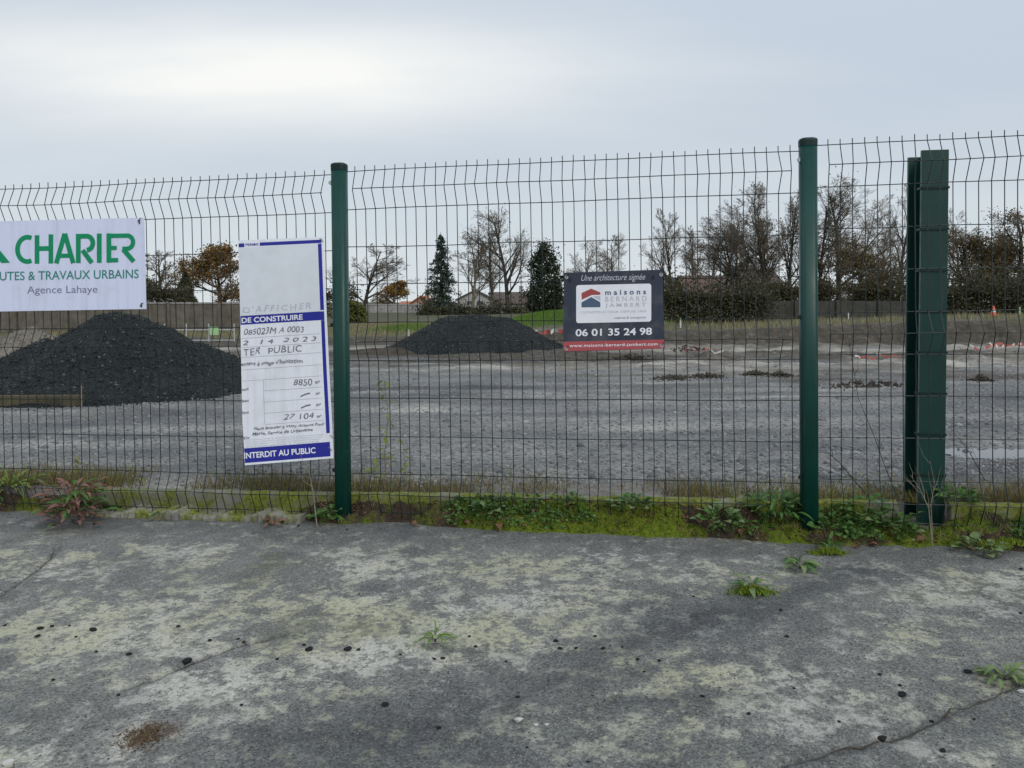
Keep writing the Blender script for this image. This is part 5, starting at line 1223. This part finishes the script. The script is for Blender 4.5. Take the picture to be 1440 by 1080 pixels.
# right
tree('bare_tree', 'slim bare tree standing just right of the builder board', 945, 292, 432, 66, 25, 120, cfg=dict(ang=[34, 34, 36, 38]))
tree('bare_tree', 'small bare tree left of the red brick house', 976, 318, 432, 74, 18, 121, cfg=dict(ang=[30, 34, 36, 38]), bark='barkpale')
tree('bare_tree', 'broad bare tree with several stems above the red brick house', 1026, 282, 428, 62, 46, 122, cfg=dict(ang=[36, 36, 36, 38], lo=0.15), stems=3, r0=0.15)
tree('ivy_tree', 'tall tree with brown ivy on its trunk left of the right post', 1078, 264, 430, 58, 34, 123, 'l_brown', 1200, 0.055, dict(ang=[30, 34, 36, 38]), stems=2, ivy=('l_ivy', 450))
tree('ivy_tree', 'tall slim tree with sparse brown leaves immediately left of the right post', 1108, 262, 430, 60, 24, 124, 'l_brown', 900, 0.055, dict(ang=[28, 32, 36, 38]), ivy=('l_ivy', 450))
tree('bare_tree', 'tall bare tree touching the right post on its right side', 1152, 262, 432, 58, 30, 125, None, 0, 0.07, dict(ang=[30, 34, 36, 38]), ivy=('l_ivy', 600), r0=0.17)
tree('bare_tree', 'tallest bare tree with dark trunk between right post and steel column', 1180, 246, 432, 56, 46, 126, 'l_brown', 250, 0.06, dict(ang=[36, 36, 36, 38], lo=0.16), ivy=('l_ivy', 500), r0=0.22)
tree('brown_tree', 'low tree full of dull brown leaves left of the steel column', 1216, 340, 432, 50, 40, 127, 'l_brown', 8000, 0.065, dict(ang=[58, 45, 40, 40], lo=0.06), stems=2)
tree('bare_tree', 'thin crooked bare tree right against the steel column', 1262, 258, 432, 58, 28, 128, None, 0, 0.07, dict(wig=0.26, ang=[36, 36, 36, 38]), r0=0.17)
tree('oak_tree', 'brown leaved oak just right of the steel column', 1368, 322, 440, 46, 44, 129, 'l_brown', 6500, 0.06, dict(ang=[56, 46, 42, 40], lo=0.1, wig=0.24), stems=2, r0=0.2)
tree('oak_tree', 'gnarled brown leaved oak at the right edge', 1432, 300, 440, 44, 52, 130, 'l_brown', 7500, 0.06, dict(ang=[56, 46, 42, 40], lo=0.1, wig=0.26), stems=2, r0=0.24)
tree('bare_tree', 'bare fine twigged tree above the right oaks', 1352, 292, 438, 70, 26, 131, cfg=dict(ang=[32, 34, 36, 38]), bark='barkpale')
for k, (px, yt, yb, Y, hw, lb) in enumerate([(1000, 305, 430, 80, 34, 'hazy bare tree behind the red brick house, left one'), (1052, 292, 430, 78, 34, 'hazy bare tree behind the dark roofed house'), (1128, 285, 430, 80, 34, 'hazy bare tree hidden by the right post'), (1206, 276, 430, 78, 38, 'hazy bare tree right of the tallest bare tree'), (1240, 300, 430, 82, 30, 'hazy bare tree behind the thin crooked one'), (1402, 318, 436, 66, 34, 'hazy bare tree between the two right oaks')]):
    tree('bare_tree', lb, px, yt, yb, Y, hw, 150 + k, 'l_brown', 120, 0.055, dict(ang=[34, 34, 36, 38]), bark='barkpale')
bush('hedge', 'tall dark undergrowth below the right oaks', 1284, 1500, 406, 450, 29, 'l_hedge', 28000, 132, 0.045, shape='hedge', depth=1.6, cat='hedge', rough=0.26)
bush('hedge', 'brown undergrowth right of the parked car under the bare trees', 1203, 1292, 406, 434, 44, 'l_ivy', 11000, 135, 0.06, shape='hedge', depth=2, cat='hedge', rough=0.34)
bush('hedge', 'brown undergrowth under the tall bare trees by the right post', 1044, 1174, 404, 434, 44, 'l_ivy', 16000, 133, 0.06, shape='hedge', depth=2, cat='hedge', rough=0.34)
bush('hedge', 'dark green hedge below the red brick house right of the board', 926, 1078, 414, 456, 24.6, 'l_hedge', 16000, 134, 0.04, shape='hedge', depth=0.9, cat='hedge', rough=0.14)
gw = thing('grey_wall', 'long grey garden wall behind the bank beside the right post', 'wall', (10.7, 25.5, 0.42), -0.01)
for k in range(4):
    m = MB(); m.box((-2.0 + k * 1.36, 0, 0.30), (1.34, 0.12, 0.94)); m.build('panel', MAT['greywall'], gw)
    m = MB(); m.box((-2.0 + k * 1.36 + .68, -.02, 0.31), (0.09, 0.2, 0.96)); m.build('pillar', MAT['greywall'], gw)

# ================================================================== HOUSES
def house(name, label, px0, px1, yridge, yeave, ybase, Y, D, wallm, roofm, gable='x', wins=(), chim=None, cat='house', hip=0.0):
    a = pt(px0, ybase, Y); b = pt(px1, ybase, Y); W = b.x - a.x; cx = (a.x + b.x) / 2; g = tz(cx, Y); zr = pt(px0, yridge, Y + D / 2).z - g; ze = pt(px0, yeave, Y).z - g
    root = thing(name, label, cat, (cx, Y + D / 2, g))
    m = MB()
    if gable == 'x':      # ridge runs left to right
        m.box((0, 0, ze / 2 - .2), (W, D, ze + .4))
        for s in (-1, 1): m.add([(s * W / 2, -D / 2, ze), (s * W / 2, D / 2, ze), (s * W / 2, 0, zr - .05)], [(0, 1, 2)])
    else:
        m.box((0, 0, ze / 2 - .2), (W, D, ze + .4))
        for s in (-1, 1): m.add([(-W / 2, s * D / 2, ze), (W / 2, s * D / 2, ze), (0, s * D / 2, zr - .05)], [(0, 1, 2)])
    m.build('wall', wallm, root)
    m = MB(); o = 0.3; th = 0.14
    def slope(p, q, r_, s_):
        n = (Vector(q) - Vector(p)).cross(Vector(s_) - Vector(p)).normalized()
        if n.z < 0: n = -n
        V = [Vector(k) for k in (p, q, r_, s_)]; m.add(V + [k - n * th for k in V], [(0, 1, 2, 3), (7, 6, 5, 4), (0, 4, 5, 1), (1, 5, 6, 2), (2, 6, 7, 3), (3, 7, 4, 0)])
    if gable == 'x':
        dz_ = (zr - ze) / (D / 2) * o; hx = W / 2 + o
        for s in (-1, 1): slope((-hx, s * (D / 2 + o), ze - dz_ + th), (hx, s * (D / 2 + o), ze - dz_ + th), (hx - hip, 0, zr + th), (-hx + hip, 0, zr + th))
        if hip:
            for s in (-1, 1): m.add([(s * hx, -D / 2 - o, ze - dz_ + th), (s * hx, D / 2 + o, ze - dz_ + th), (s * (hx - hip), 0, zr + th)], [(0, 1, 2)])
    else:
        dz_ = (zr - ze) / (W / 2) * o; hy = D / 2 + o
        for s in (-1, 1): slope((s * (W / 2 + o), -hy, ze - dz_ + th), (s * (W / 2 + o), hy, ze - dz_ + th), (0, hy, zr + th), (0, -hy, zr + th))
    rf = m.build('roof', roofm, root)
    if chim is not None:
        c = MB(); c.box((chim, 0, zr + 0.3), (0.55, 0.55, 1.2)); c.box((chim, 0, zr + 0.94), (0.68, 0.68, 0.1)); c.build('chimney', wallm, rf)
    for (x, z, w, h) in wins:
        z = ze * 0.52; h = min(h, ze * 0.6)
        f = MB()
        for (bx, bz, bw, bh) in ((x - w / 2, z, .08, h + .08), (x + w / 2, z, .08, h + .08), (x, z - h / 2, w, .08), (x, z + h / 2, w, .08), (x, z, .05, h)): f.box((bx, -D / 2 - .03, bz), (bw, .06, bh))
        fo_ = f.build('window', MAT['frame'], root)
        f = MB(); f.box((x, -D / 2 - .012, z), (w - .08, .02, h - .08)); f.build('pane', MAT['glass'], fo_)
    return root
house('house', 'small low house with orange tiled roof beside the orange leaved tree', 562, 580, 425, 431, 438, 112, 7, MAT['rendertan'], MAT['rooforange'], 'x', [(0, 1.3, .9, 1.0)])
house('house', 'taller house with orange tiled roof touching the left side of the fir', 578, 606, 417, 426, 438, 106, 7, MAT['rendertan'], MAT['rooforange'], 'y', [(-0.4, 1.4, .8, 1.0)], chim=0.5)
house('house', 'pale gabled house with grey roof between fir and bare trees', 643, 694, 409, 421, 438, 100, 8, MAT['render'], MAT['roofgrey'], 'y', [(-0.7, 1.2, .9, 1.0), (0.6, 1.2, .9, 1.0)])
house('house', 'long house with brown tiled roof behind the tallest bare trees', 690, 752, 412, 427, 438, 106, 8, MAT['render'], MAT['roofbrown'], 'x', [(-0.8, 1.1, 1.0, 1.0), (0.9, 1.1, 1.0, 1.0)], chim=1.2)
house('house', 'far white low house just right of the builder board', 926, 972, 391, 401, 430, 130, 8, MAT['render'], MAT['roofgrey'], 'x', [(0, 1.9, 1, 1.1)])
house('house', 'brick house with red brown tiled roof above the dark green hedge', 966, 1046, 389, 414, 432, 92, 8, MAT['brickwall'], MAT['roofred'], 'x', [(-1, .5, 1, .8), (1.1, .5, 1, .8)])
house('house', 'dark roofed house partly hidden by ivy trees left of the right post', 1036, 1098, 380, 398, 432, 100, 8, MAT['brickwall'], MAT['roofbrown'], 'x', [(-.8, 1.6, .9, 1.0), (.9, 1.6, .9, 1.0)], chim=-1)
house('house', 'pale house glimpsed through the brown leaves left of the steel column', 1208, 1252, 400, 409, 432, 110, 8, MAT['render'], MAT['roofgrey'], 'x', [(0, 1.6, .9, 1.0)])
# low pale garden wall in the left centre
p = on_site(555, 446)
lw = thing('garden_wall', 'low pale garden wall in front of the orange roofed houses', 'wall', (pt(553, 440, 52).x, 52, tz(-8, 52)))
m = MB(); m.box((0, 0, 0.25), (3.6, 0.15, 0.55)); m.build('wall_body', MAT['paleconc'], lw)
m = MB(); m.box((0, 0, 0.55), (3.64, 0.22, 0.05)); m.build('coping', MAT['render'], lw)
# white car seen under the trees
p = pt(1189, 420, 62)
car = thing('parked_car', 'white car half hidden under the trees right of the right post', 'car', (p.x, 62, tz(p.x, 62)), 0.25)
prof = [(-1.9, .35), (-1.95, .75), (-1.75, .92), (-1.25, 1.0), (-0.65, 1.42), (0.75, 1.45), (1.45, 1.02), (1.95, .88), (2.0, .45), (1.9, .32)]
m = MB(); n = len(prof); m.add([(x, -.8, z) for x, z in prof] + [(x, .8, z) for x, z in prof], [tuple(range(n)), tuple(range(2 * n - 1, n - 1, -1))] + [(k, n + k, n + (k + 1) % n, (k + 1) % n) for k in range(n)]); bevel(m.build('body', MAT['carwhite'], car), .06)
m = MB(); m.add([(-1.05, -.806, 1.02), (1.2, -.806, 1.05), (0.7, -.806, 1.37), (-.6, -.806, 1.35)], [(0, 1, 2, 3)]); m.build('side_window', MAT['glass'], car)
for x in (-1.25, 1.25):
    for s in (-1, 1):
        m = MB(); m.tube([(x, s * .70, .32), (x, s * .84, .32)], .32, 16); m.build('wheel', MAT['tyre'], car)

# ================================================================== PLANTS BY THE FENCE
def leaf_mesh(name, L, W, mat, cup=0.15, round_=0.6, fold=0.12, droop=0.0, petiole=0.0):
    n = 6; m = MB(); V = []; Fs = []
    for k in range(n + 1):
        f = k / n; w = W * (math.sin(math.pi * min(1, f ** round_)) ** 0.7) / 2 + (0.0008 if k in (0, n) else 0)
        z = cup * L * f * (1 - f) * 2 - droop * L * f * f; y = petiole + L * f
        V += [(-w, y, z + fold * w), (0, y, z), (w, y, z + fold * w)]
    for k in range(n):
        for j in (0, 1): Fs.append((3 * k + j, 3 * k + j + 1, 3 * k + j + 4, 3 * k + j + 3))
    m.add(V, Fs)
    if petiole: m.tube([(0, 0, -0.004), (0, petiole * .6, 0.002), (0, petiole + .002, 0)], 0.0012, 4)
    return m.mesh(name, mat, smooth=True)
LEAF = dict(
    round=leaf_mesh('leaf', .036, .036, MAT['weedleaf'], .1, .75, .2, .15, .03), roundpale=leaf_mesh('leaf', .045, .04, MAT['paleleaf'], .1, .75, .2, .15, .03),
    long=leaf_mesh('leaf', .09, .026, MAT['paleleaf'], .2, .85, .3, .35), longgreen=leaf_mesh('leaf', .075, .018, MAT['weedleaf'], .25, .8, .3, .4), red=leaf_mesh('leaf', .055, .018, MAT['redleaf'], .2, .8, .3, .3, .01),
    yellow=leaf_mesh('leaf', .05, .02, MAT['yellowleaf'], .1, .8, .3, .5, .008), dead=leaf_mesh('leaf', .05, .036, MAT['deadleaf'], .35, .75, .5, .1, .012), blade=leaf_mesh('leaf', .11, .007, MAT['grass'], .3, .7, .3, .6))
def vh(p):
    """ground height under a point near the fence"""
    q = p - A; t_ = q.dot(E); d_ = q.dot(FN)
    h = float(verge_h(np.array([t_]), np.array([d_]))[0]) if -0.05 < d_ < 0.45 else 0
    z = ASL * p.x + max(h, 0) if d_ > -0.05 else tz(p.x, p.y)
    if d_ > -0.05 and h <= 0: z = float(asph_full(np.array([p.x]), np.array([p.y]))[0])
    return z
def plant(name, label, px, py, kinds, n, spread, tilt, seed, cat='weed', dtop=0.0, scale=1.0, stemh=0.0, group=None, elev=(0.25, 0.9)):
    if 'broad' in name: n = int(n * 3.2); spread *= 1.35; dtop *= 1.0; py += 5; scale *= 0.62
    g = gnd(px, py); z = vh(Vector((g.x, g.y, 0))); rr = random.Random(seed)
    o = thing(name, label, cat, (g.x, g.y, z), rr.uniform(0, 6), group)
    m = MB(); m.tube([(0, 0, -.01), (0, 0, 0.012 + stemh)], [.004, .002], 5)
    for k in range(3):
        a = rr.uniform(0, 6.28); m.tube([(0, 0, 0), (math.cos(a) * spread * .4, math.sin(a) * spread * .4, .012)], [.002, .001], 4)
    m.build('stem', MAT['twig'], o)
    for k in range(n):
        a = 2.4 * k + rr.uniform(-.4, .4); q = math.sqrt((k + .5) / n); 
        l = link('leaf', LEAF[rr.choice(kinds)], o, (math.cos(a) * spread * q * rr.uniform(.3, .9), math.sin(a) * spread * q * rr.uniform(.3, .9), rr.uniform(.006, .04) * (1.3 - q) + 1.6 * dtop * rr.random()), (rr.uniform(*elev) * (1.2 - q * .8), rr.gauss(0, .3), a - math.pi / 2))
        s = scale * rr.uniform(.65, 1.2) * (1.55 if 'broad' in name else 1.2); l.scale = (s, s, s)
    return o
plant('broadleaf_weed', 'pale green round leaved weed at the foot of the middle mesh panel', 888, 740, ['roundpale', 'round'], 18, .075, .5, 1, dtop=.02)
plant('broadleaf_weed', 'broad leaved weed with one greyish leaf left of the right post', 1012, 748, ['roundpale', 'round'], 16, .08, .5, 2, dtop=.02)
plant('broadleaf_weed', 'leafy green weed clump touching the left side of the right post', 1092, 744, ['round', 'longgreen'], 30, .11, .5, 3, dtop=.05)
plant('broadleaf_weed', 'green weed clump at the right side of the right post', 1172, 752, ['round'], 14, .06, .5, 4, dtop=.02)
plant('broadleaf_weed', 'dense dark green weed clump between right post and steel column', 1215, 746, ['round'], 30, .10, .5, 5, dtop=.05)
plant('broadleaf_weed', 'green weed clump at the foot of the steel column', 1258, 752, ['round', 'roundpale'], 12, .10, .5, 6, dtop=.05)
plant('broadleaf_weed', 'small green weed right of the steel column', 1345, 745, ['round'], 18, .08, .5, 7, dtop=.03)
plant('broadleaf_weed', 'pale leaved weed on the verge edge at the right', 1375, 768, ['roundpale'], 12, .06, .5, 8)
plant('broadleaf_weed', 'green weed at the foot of the left post', 462, 730, ['round', 'longgreen'], 14, .06, .5, 9, dtop=.02)
plant('broadleaf_weed', 'tiny green weed on the moss right of the left post', 690, 735, ['round', 'roundpale'], 14, .06, .5, 10)
plant('red_weed', 'sprawling red leaved weed at the asphalt edge on the left', 104, 736, ['red', 'red', 'red', 'longgreen'], 210, .19, .5, 11, dtop=.12, scale=1.0, elev=(.2, 1.2))
plant('red_weed', 'tiny red weed by the footing left of the left post', 383, 738, ['red'], 14, .06, .5, 12, scale=.7)
plant('red_weed', 'faded reddish herb on the pale concrete footing', 228, 728, ['red', 'longgreen'], 18, .08, .5, 16, scale=.6)
plant('leaf_rosette', 'pale green leaf rosette growing from the asphalt at the right edge', 1412, 955, ['long'], 34, .05, .5, 13, cat='plant', scale=.50, elev=(.0, 1.1))
plant('leaf_rosette', 'long leaved rosette in the asphalt crack below the right post', 1124, 798, ['long', 'longgreen'], 14, .04, .5, 14, cat='plant', scale=.9)
plant('grass_tuft', 'little grass tuft alone in the middle of the asphalt', 612, 902, ['blade'], 26, .02, .5, 15, cat='grass tuft', scale=.55, elev=(.2, 1.2))
plant('grass_tuft', 'mossy weed tuft in the asphalt left of the long leaved rosette', 1056, 828, ['longgreen', 'long', 'blade'], 24, .075, .5, 17, cat='grass tuft', scale=.62)
plant('grass_tuft', 'yellow green tuft at the asphalt edge beneath the right post', 1166, 772, ['blade', 'longgreen'], 24, .05, .5, 18, cat='grass tuft', scale=.6)
plant('grass_tuft', 'bright grass tuft at the far left end of the edging', 14, 712, ['blade', 'yellow'], 60, .16, .5, 19, cat='grass tuft', scale=1.1, elev=(.3, 1.3))
# moss pads in the asphalt
for k, (px, py, w, lb) in enumerate([(1058, 832, .09, 'moss pad under the weed tuft on the asphalt'), (1165, 778, .08, 'yellow moss pad under the right post'), (1420, 772, .16, 'bright yellow moss pad at the right edge')]):
    g = gnd(px, py); n = 700; r = np.random.default_rng(k + 50); x = r.normal(0, w * .45, n); y = r.normal(0, w * .22, n)
    P = np.stack([x, y, np.clip(.012 - (x / w) ** 2 * .03, 0, 1)], 1)
    o = link('moss_pad', blades('moss_pad', P, r.uniform(.008, .02, n), .007, MAT['mossblade'], .9, k), None, (g.x, g.y, vh(Vector((g.x, g.y, 0))))); tag(o, lb, 'moss', kind='stuff')
# tall yellowing weed behind the middle panel
def stalk(name, label, pts, Y, r, mat, leaf=None, nl=0, seed=0, twigs=0, cat='weed', dr=None):
    rr = random.Random(seed); P = [pt(x, y, Y if dr is None else Y + dr * k / (len(pts) - 1)) for k, (x, y) in enumerate(pts)]; b = P[0]; g = vh(b)
    o = thing(name, label, cat, (b.x, b.y, g)); L = [p - Vector((b.x, b.y, g)) for p in P]; L[0] = Vector((0, 0, -.01))
    m = MB(); m.tube(L, [r * (1 - .7 * k / (len(L) - 1)) for k in range(len(L))], 5)
    for k in range(twigs):
        f = rr.uniform(.3, .95) * (len(L) - 1); i = min(int(f), len(L) - 2); q = L[i].lerp(L[i + 1], f - i); d = (L[i + 1] - L[i]).normalized(); s = rnd_perp(rr, d); ln = rr.uniform(.05, .16)
        m.tube([q, q + (d * .6 + s * .6) * ln * .5, q + (d + s * .5) * ln], [r * .45, r * .3, r * .15], 4)
    m.build('stem', mat, o)
    for k in range(nl):
        f = (.15 + .85 * (k + rr.random()) / nl) * (len(L) - 1); i = min(int(f), len(L) - 2); q = L[i].lerp(L[i + 1], f - i)
        l = link('leaf', LEAF[leaf], o, q, (rr.uniform(-.3, .7), rr.gauss(0, .4), rr.uniform(0, 6.28))); s = rr.uniform(.6, 1.15); l.scale = (s, s, s)
    return o
stalk('tall_weed', 'tall yellowing weed behind the mesh right of the left post', [(545, 690), (541, 640), (546, 585), (540, 530)], 4.35, .004, MAT['strawtwig'], 'yellow', 26, 1, 5)
stalk('tall_weed', 'short yellow weed beside the taller one right of the left post', [(528, 688), (525, 665), (532, 632)], 4.4, .003, MAT['strawtwig'], 'yellow', 16, 2, 3)
stalk('tall_weed', 'greenish weed stalk third from the left post behind the mesh', [(572, 690), (570, 660), (566, 618)], 4.45, .003, MAT['strawtwig'], 'yellow', 12, 3, 3)
stalk('tall_weed', 'small yellow green weed behind the left mesh panel', [(107, 680), (104, 660), (106, 640)], 4.75, .003, MAT['strawtwig'], 'yellow', 10, 4, 2)
stalk('bare_twig', 'long black bare twig leaning left between right post and steel column', [(1262, 712), (1246, 660), (1228, 610), (1207, 560), (1197, 500), (1192, 470)], 3.86, .0024, MAT['bark'], None, 0, 5, 9, 'twig')
stalk('bare_twig', 'stout dark twig leaning from the weeds beside the right post', [(1225, 708), (1205, 680), (1180, 650), (1160, 632)], 3.85, .0034, MAT['twig'], None, 0, 6, 6, 'twig')
stalk('dry_stalk', 'bleached branching stalk in front of the steel column', [(1312, 738), (1306, 715), (1295, 690), (1280, 668)], 3.50, .0026, MAT['strawtwig'], None, 0, 7, 9, 'stalk')
stalk('dry_stalk', 'bleached upright stalk at the right face of the steel column', [(1312, 738), (1309, 710), (1314, 680), (1308, 648)], 3.53, .0022, MAT['strawtwig'], None, 0, 8, 7, 'stalk')
stalk('bare_twig', 'thin dark twig leaning left at the right of the steel column', [(1400, 700), (1385, 675), (1366, 640), (1348, 615)], 4.1, .003, MAT['twig'], None, 0, 9, 8, 'twig')
stalk('dry_stalk', 'pale arched grass stalk near the middle of the right mesh', [(1050, 700), (1040, 600), (1020, 520), (985, 455)], 4.3, .0018, MAT['strawtwig'], None, 0, 10, 2, 'stalk')
stalk('dry_stalk', 'pale dry stalk between permit notice and left post', [(446, 722), (440, 690), (434, 660)], 3.99, .004, MAT['strawtwig'], None, 0, 11, 6, 'stalk')
stalk('dry_stalk', 'thin pale stalk right of the tall bare twig', [(1020, 702), (1018, 640), (1015, 560), (1020, 500)], 4.2, .002, MAT['twig'], None, 0, 12, 5, 'stalk')

# fallen leaves on and by the verge
DEAD = [(575, 738, 'brown dead leaf on the verge a little right of the left post'), (648, 742, 'brown dead leaf on the moss below the tall yellowing weed'), (700, 745, 'brown dead leaf beside the tiny green weed on the moss'), (745, 741, 'brown dead leaf on the moss below the dark evergreen'), (812, 742, 'brown dead leaf straight below the builder board'), (985, 752, 'brown dead leaf left of the weed with the greyish leaf'), (1048, 756, 'brown dead leaf between the two weeds left of the right post'), (1182, 765, 'brown dead leaf at the right side of the right post'), (1210, 768, 'brown dead leaf below the dense dark green weed clump'), (1240, 770, 'brown dead leaf midway between right post and steel column'), (1285, 768, 'brown dead leaf just below the steel column'), (1370, 776, 'brown dead leaf under the pale leaved weed at the right'), (385, 741, 'brown dead leaf beside the tiny red weed'), (130, 742, 'brown dead leaf caught by the sprawling red weed')]
for k, (px, py, lb) in enumerate(DEAD):
    g = gnd(px, py); rr = random.Random(k + 90)
    o = link('fallen_leaf', LEAF['dead'], None, (g.x, g.y, vh(Vector((g.x, g.y, 0))) + .008), (rr.gauss(0, .25), rr.gauss(0, .25), rr.uniform(0, 6))); tag(o, lb, 'leaf', 'dead leaves along the verge')
# brown root tuft
g = gnd(212, 1036); n = 900; r = np.random.default_rng(77); x = r.normal(0, .035, n); y = r.normal(0, .03, n)
P = np.stack([x, y, np.full(n, -.002)], 1)
tag(link('dead_tuft', blades('dead_tuft', P, r.uniform(.003, .011, n), .005, MAT['rootmat'], 4.0, 5), None, (g.x, g.y, float(asph_full(np.array([g.x]), np.array([g.y]))[0]))), 'flattened brown dead plant on the asphalt at lower left', 'dead plant')

# ================================================================== CHUNKS ON THE ASPHALT
def rock_mesh(seed, flat_=0.6):
    import bmesh
    bm = bmesh.new(); bmesh.ops.create_icosphere(bm, subdivisions=2, radius=1.0); rr = random.Random(seed); o = Vector((rr.uniform(0, 50),) * 3)
    dirs = [Vector((rr.gauss(0, 1), rr.gauss(0, 1), rr.gauss(0, 1))).normalized() for _ in range(9)]; cut = [rr.uniform(.5, .85) for _ in dirs]
    for v in bm.verts:
        for d, c in zip(dirs, cut):
            q = v.co.dot(d)
            if q > c: v.co -= d * (q - c)
        v.co *= 1 + .12 * mnoise.noise(v.co * 2.5 + o); v.co.z *= flat_
    me = bpy.data.meshes.new('chunk'); bm.to_mesh(me); bm.free(); me.materials.append(MAT['chunk']); return me
ROCKS = [rock_mesh(k, .5 + .1 * (k % 3)) for k in range(6)]
ROCKW = []
for k in range(2):
    c = ROCKS[k].copy(); c.materials.clear(); c.materials.append(MAT['chip']); ROCKW.append(c)
BIG = {(263, 932): (10, 'largest flat black asphalt chunk lying on the crack at lower left'), (435, 914): (7, 'black asphalt chunk close beside a flat one left of centre'), (489, 914): (7, 'black asphalt chunk below the left post, nearest the pale lichen'), (542, 992): (7, 'black asphalt chunk alone on the dark patch at lower centre'), (1362, 945): (7, 'flat black chunk just left of the pale leaf rosette'), (1268, 977): (8, 'long black chunk left of the dark crack at lower right'), (1241, 1036): (9, 'rounded black lump on the crack at lower right'), (1326, 1057): (6, 'black chunk near the bottom edge by the pale patch at right'), (131, 888): (6, 'black chunk at the right end of the row of four on the left'), (57, 885): (6, 'black chunk at the left end of the row of four on the left'), (182, 922): (5, 'black chunk alone between the left row and the largest chunk')}
small = [(73, 882), (98, 881), (53, 896), (107, 897), (136, 918), (251, 882), (295, 902), (343, 902), (335, 899), (390, 928), (428, 907), (167, 979), (340, 993), (7, 880), (563, 920), (623, 926), (611, 927), (669, 909), (712, 930), (728, 980), (617, 1024), (741, 1051), (782, 902), (788, 912), (810, 912), (837, 895), (848, 912), (897, 927), (906, 944), (927, 929), (827, 1072), (488, 745), (975, 838), (1098, 857), (1107, 894), (1237, 948), (1117, 968), (1053, 1004), (988, 979), (1370, 1011), (1436, 800), (1435, 862), (1266, 964), (875, 910), (504, 914), (660, 895), (1310, 1010), (1180, 1015), (75, 958), (420, 740)]
def place(px, py, wpx, me, name, label, cat, group=None, sq=.7, seed=0):
    g = gnd(px, py); s = wpx / 2 / F * g.y * 1.08; rr = random.Random(seed)
    o = link(name, me, None, (g.x, g.y, float(asph_full(np.array([g.x]), np.array([g.y]))[0]) + s * .3), (rr.gauss(0, .12), rr.gauss(0, .12), rr.uniform(-.5, .5))); o.scale = (s, s * sq, s * .8); return tag(o, label, cat, group)
for k, ((px, py), (w, lb)) in enumerate(BIG.items()): place(px, py, w * 1.8, ROCKS[k % 6], 'asphalt_chunk', lb, 'asphalt chunk', 'black chunks on the asphalt', .75, k)
for k, (px, py) in enumerate(small): place(px, py, 4.5 + 3.5 * random.Random(k).random(), ROCKS[k % 6], 'asphalt_crumb', 'small black asphalt crumb scattered on the grey asphalt', 'asphalt crumb', 'small black crumbs on the asphalt', .8, k + 60)
for k, (px, py, w, lb) in enumerate([(730, 1014, 15, 'white flat chip at lower centre, largest of three'), (754, 1020, 8, 'white chip in the middle of three at lower centre'), (769, 1020, 9, 'white chip rightmost of three at lower centre'), (12, 1076, 18, 'white stone at the lower left corner'), (1437, 973, 13, 'white stone under the leaf rosette at the right edge')]): place(px, py, w, ROCKW[k % 2], 'white_chip', lb, 'stone chip', 'white chips on the asphalt', .6, k + 200)
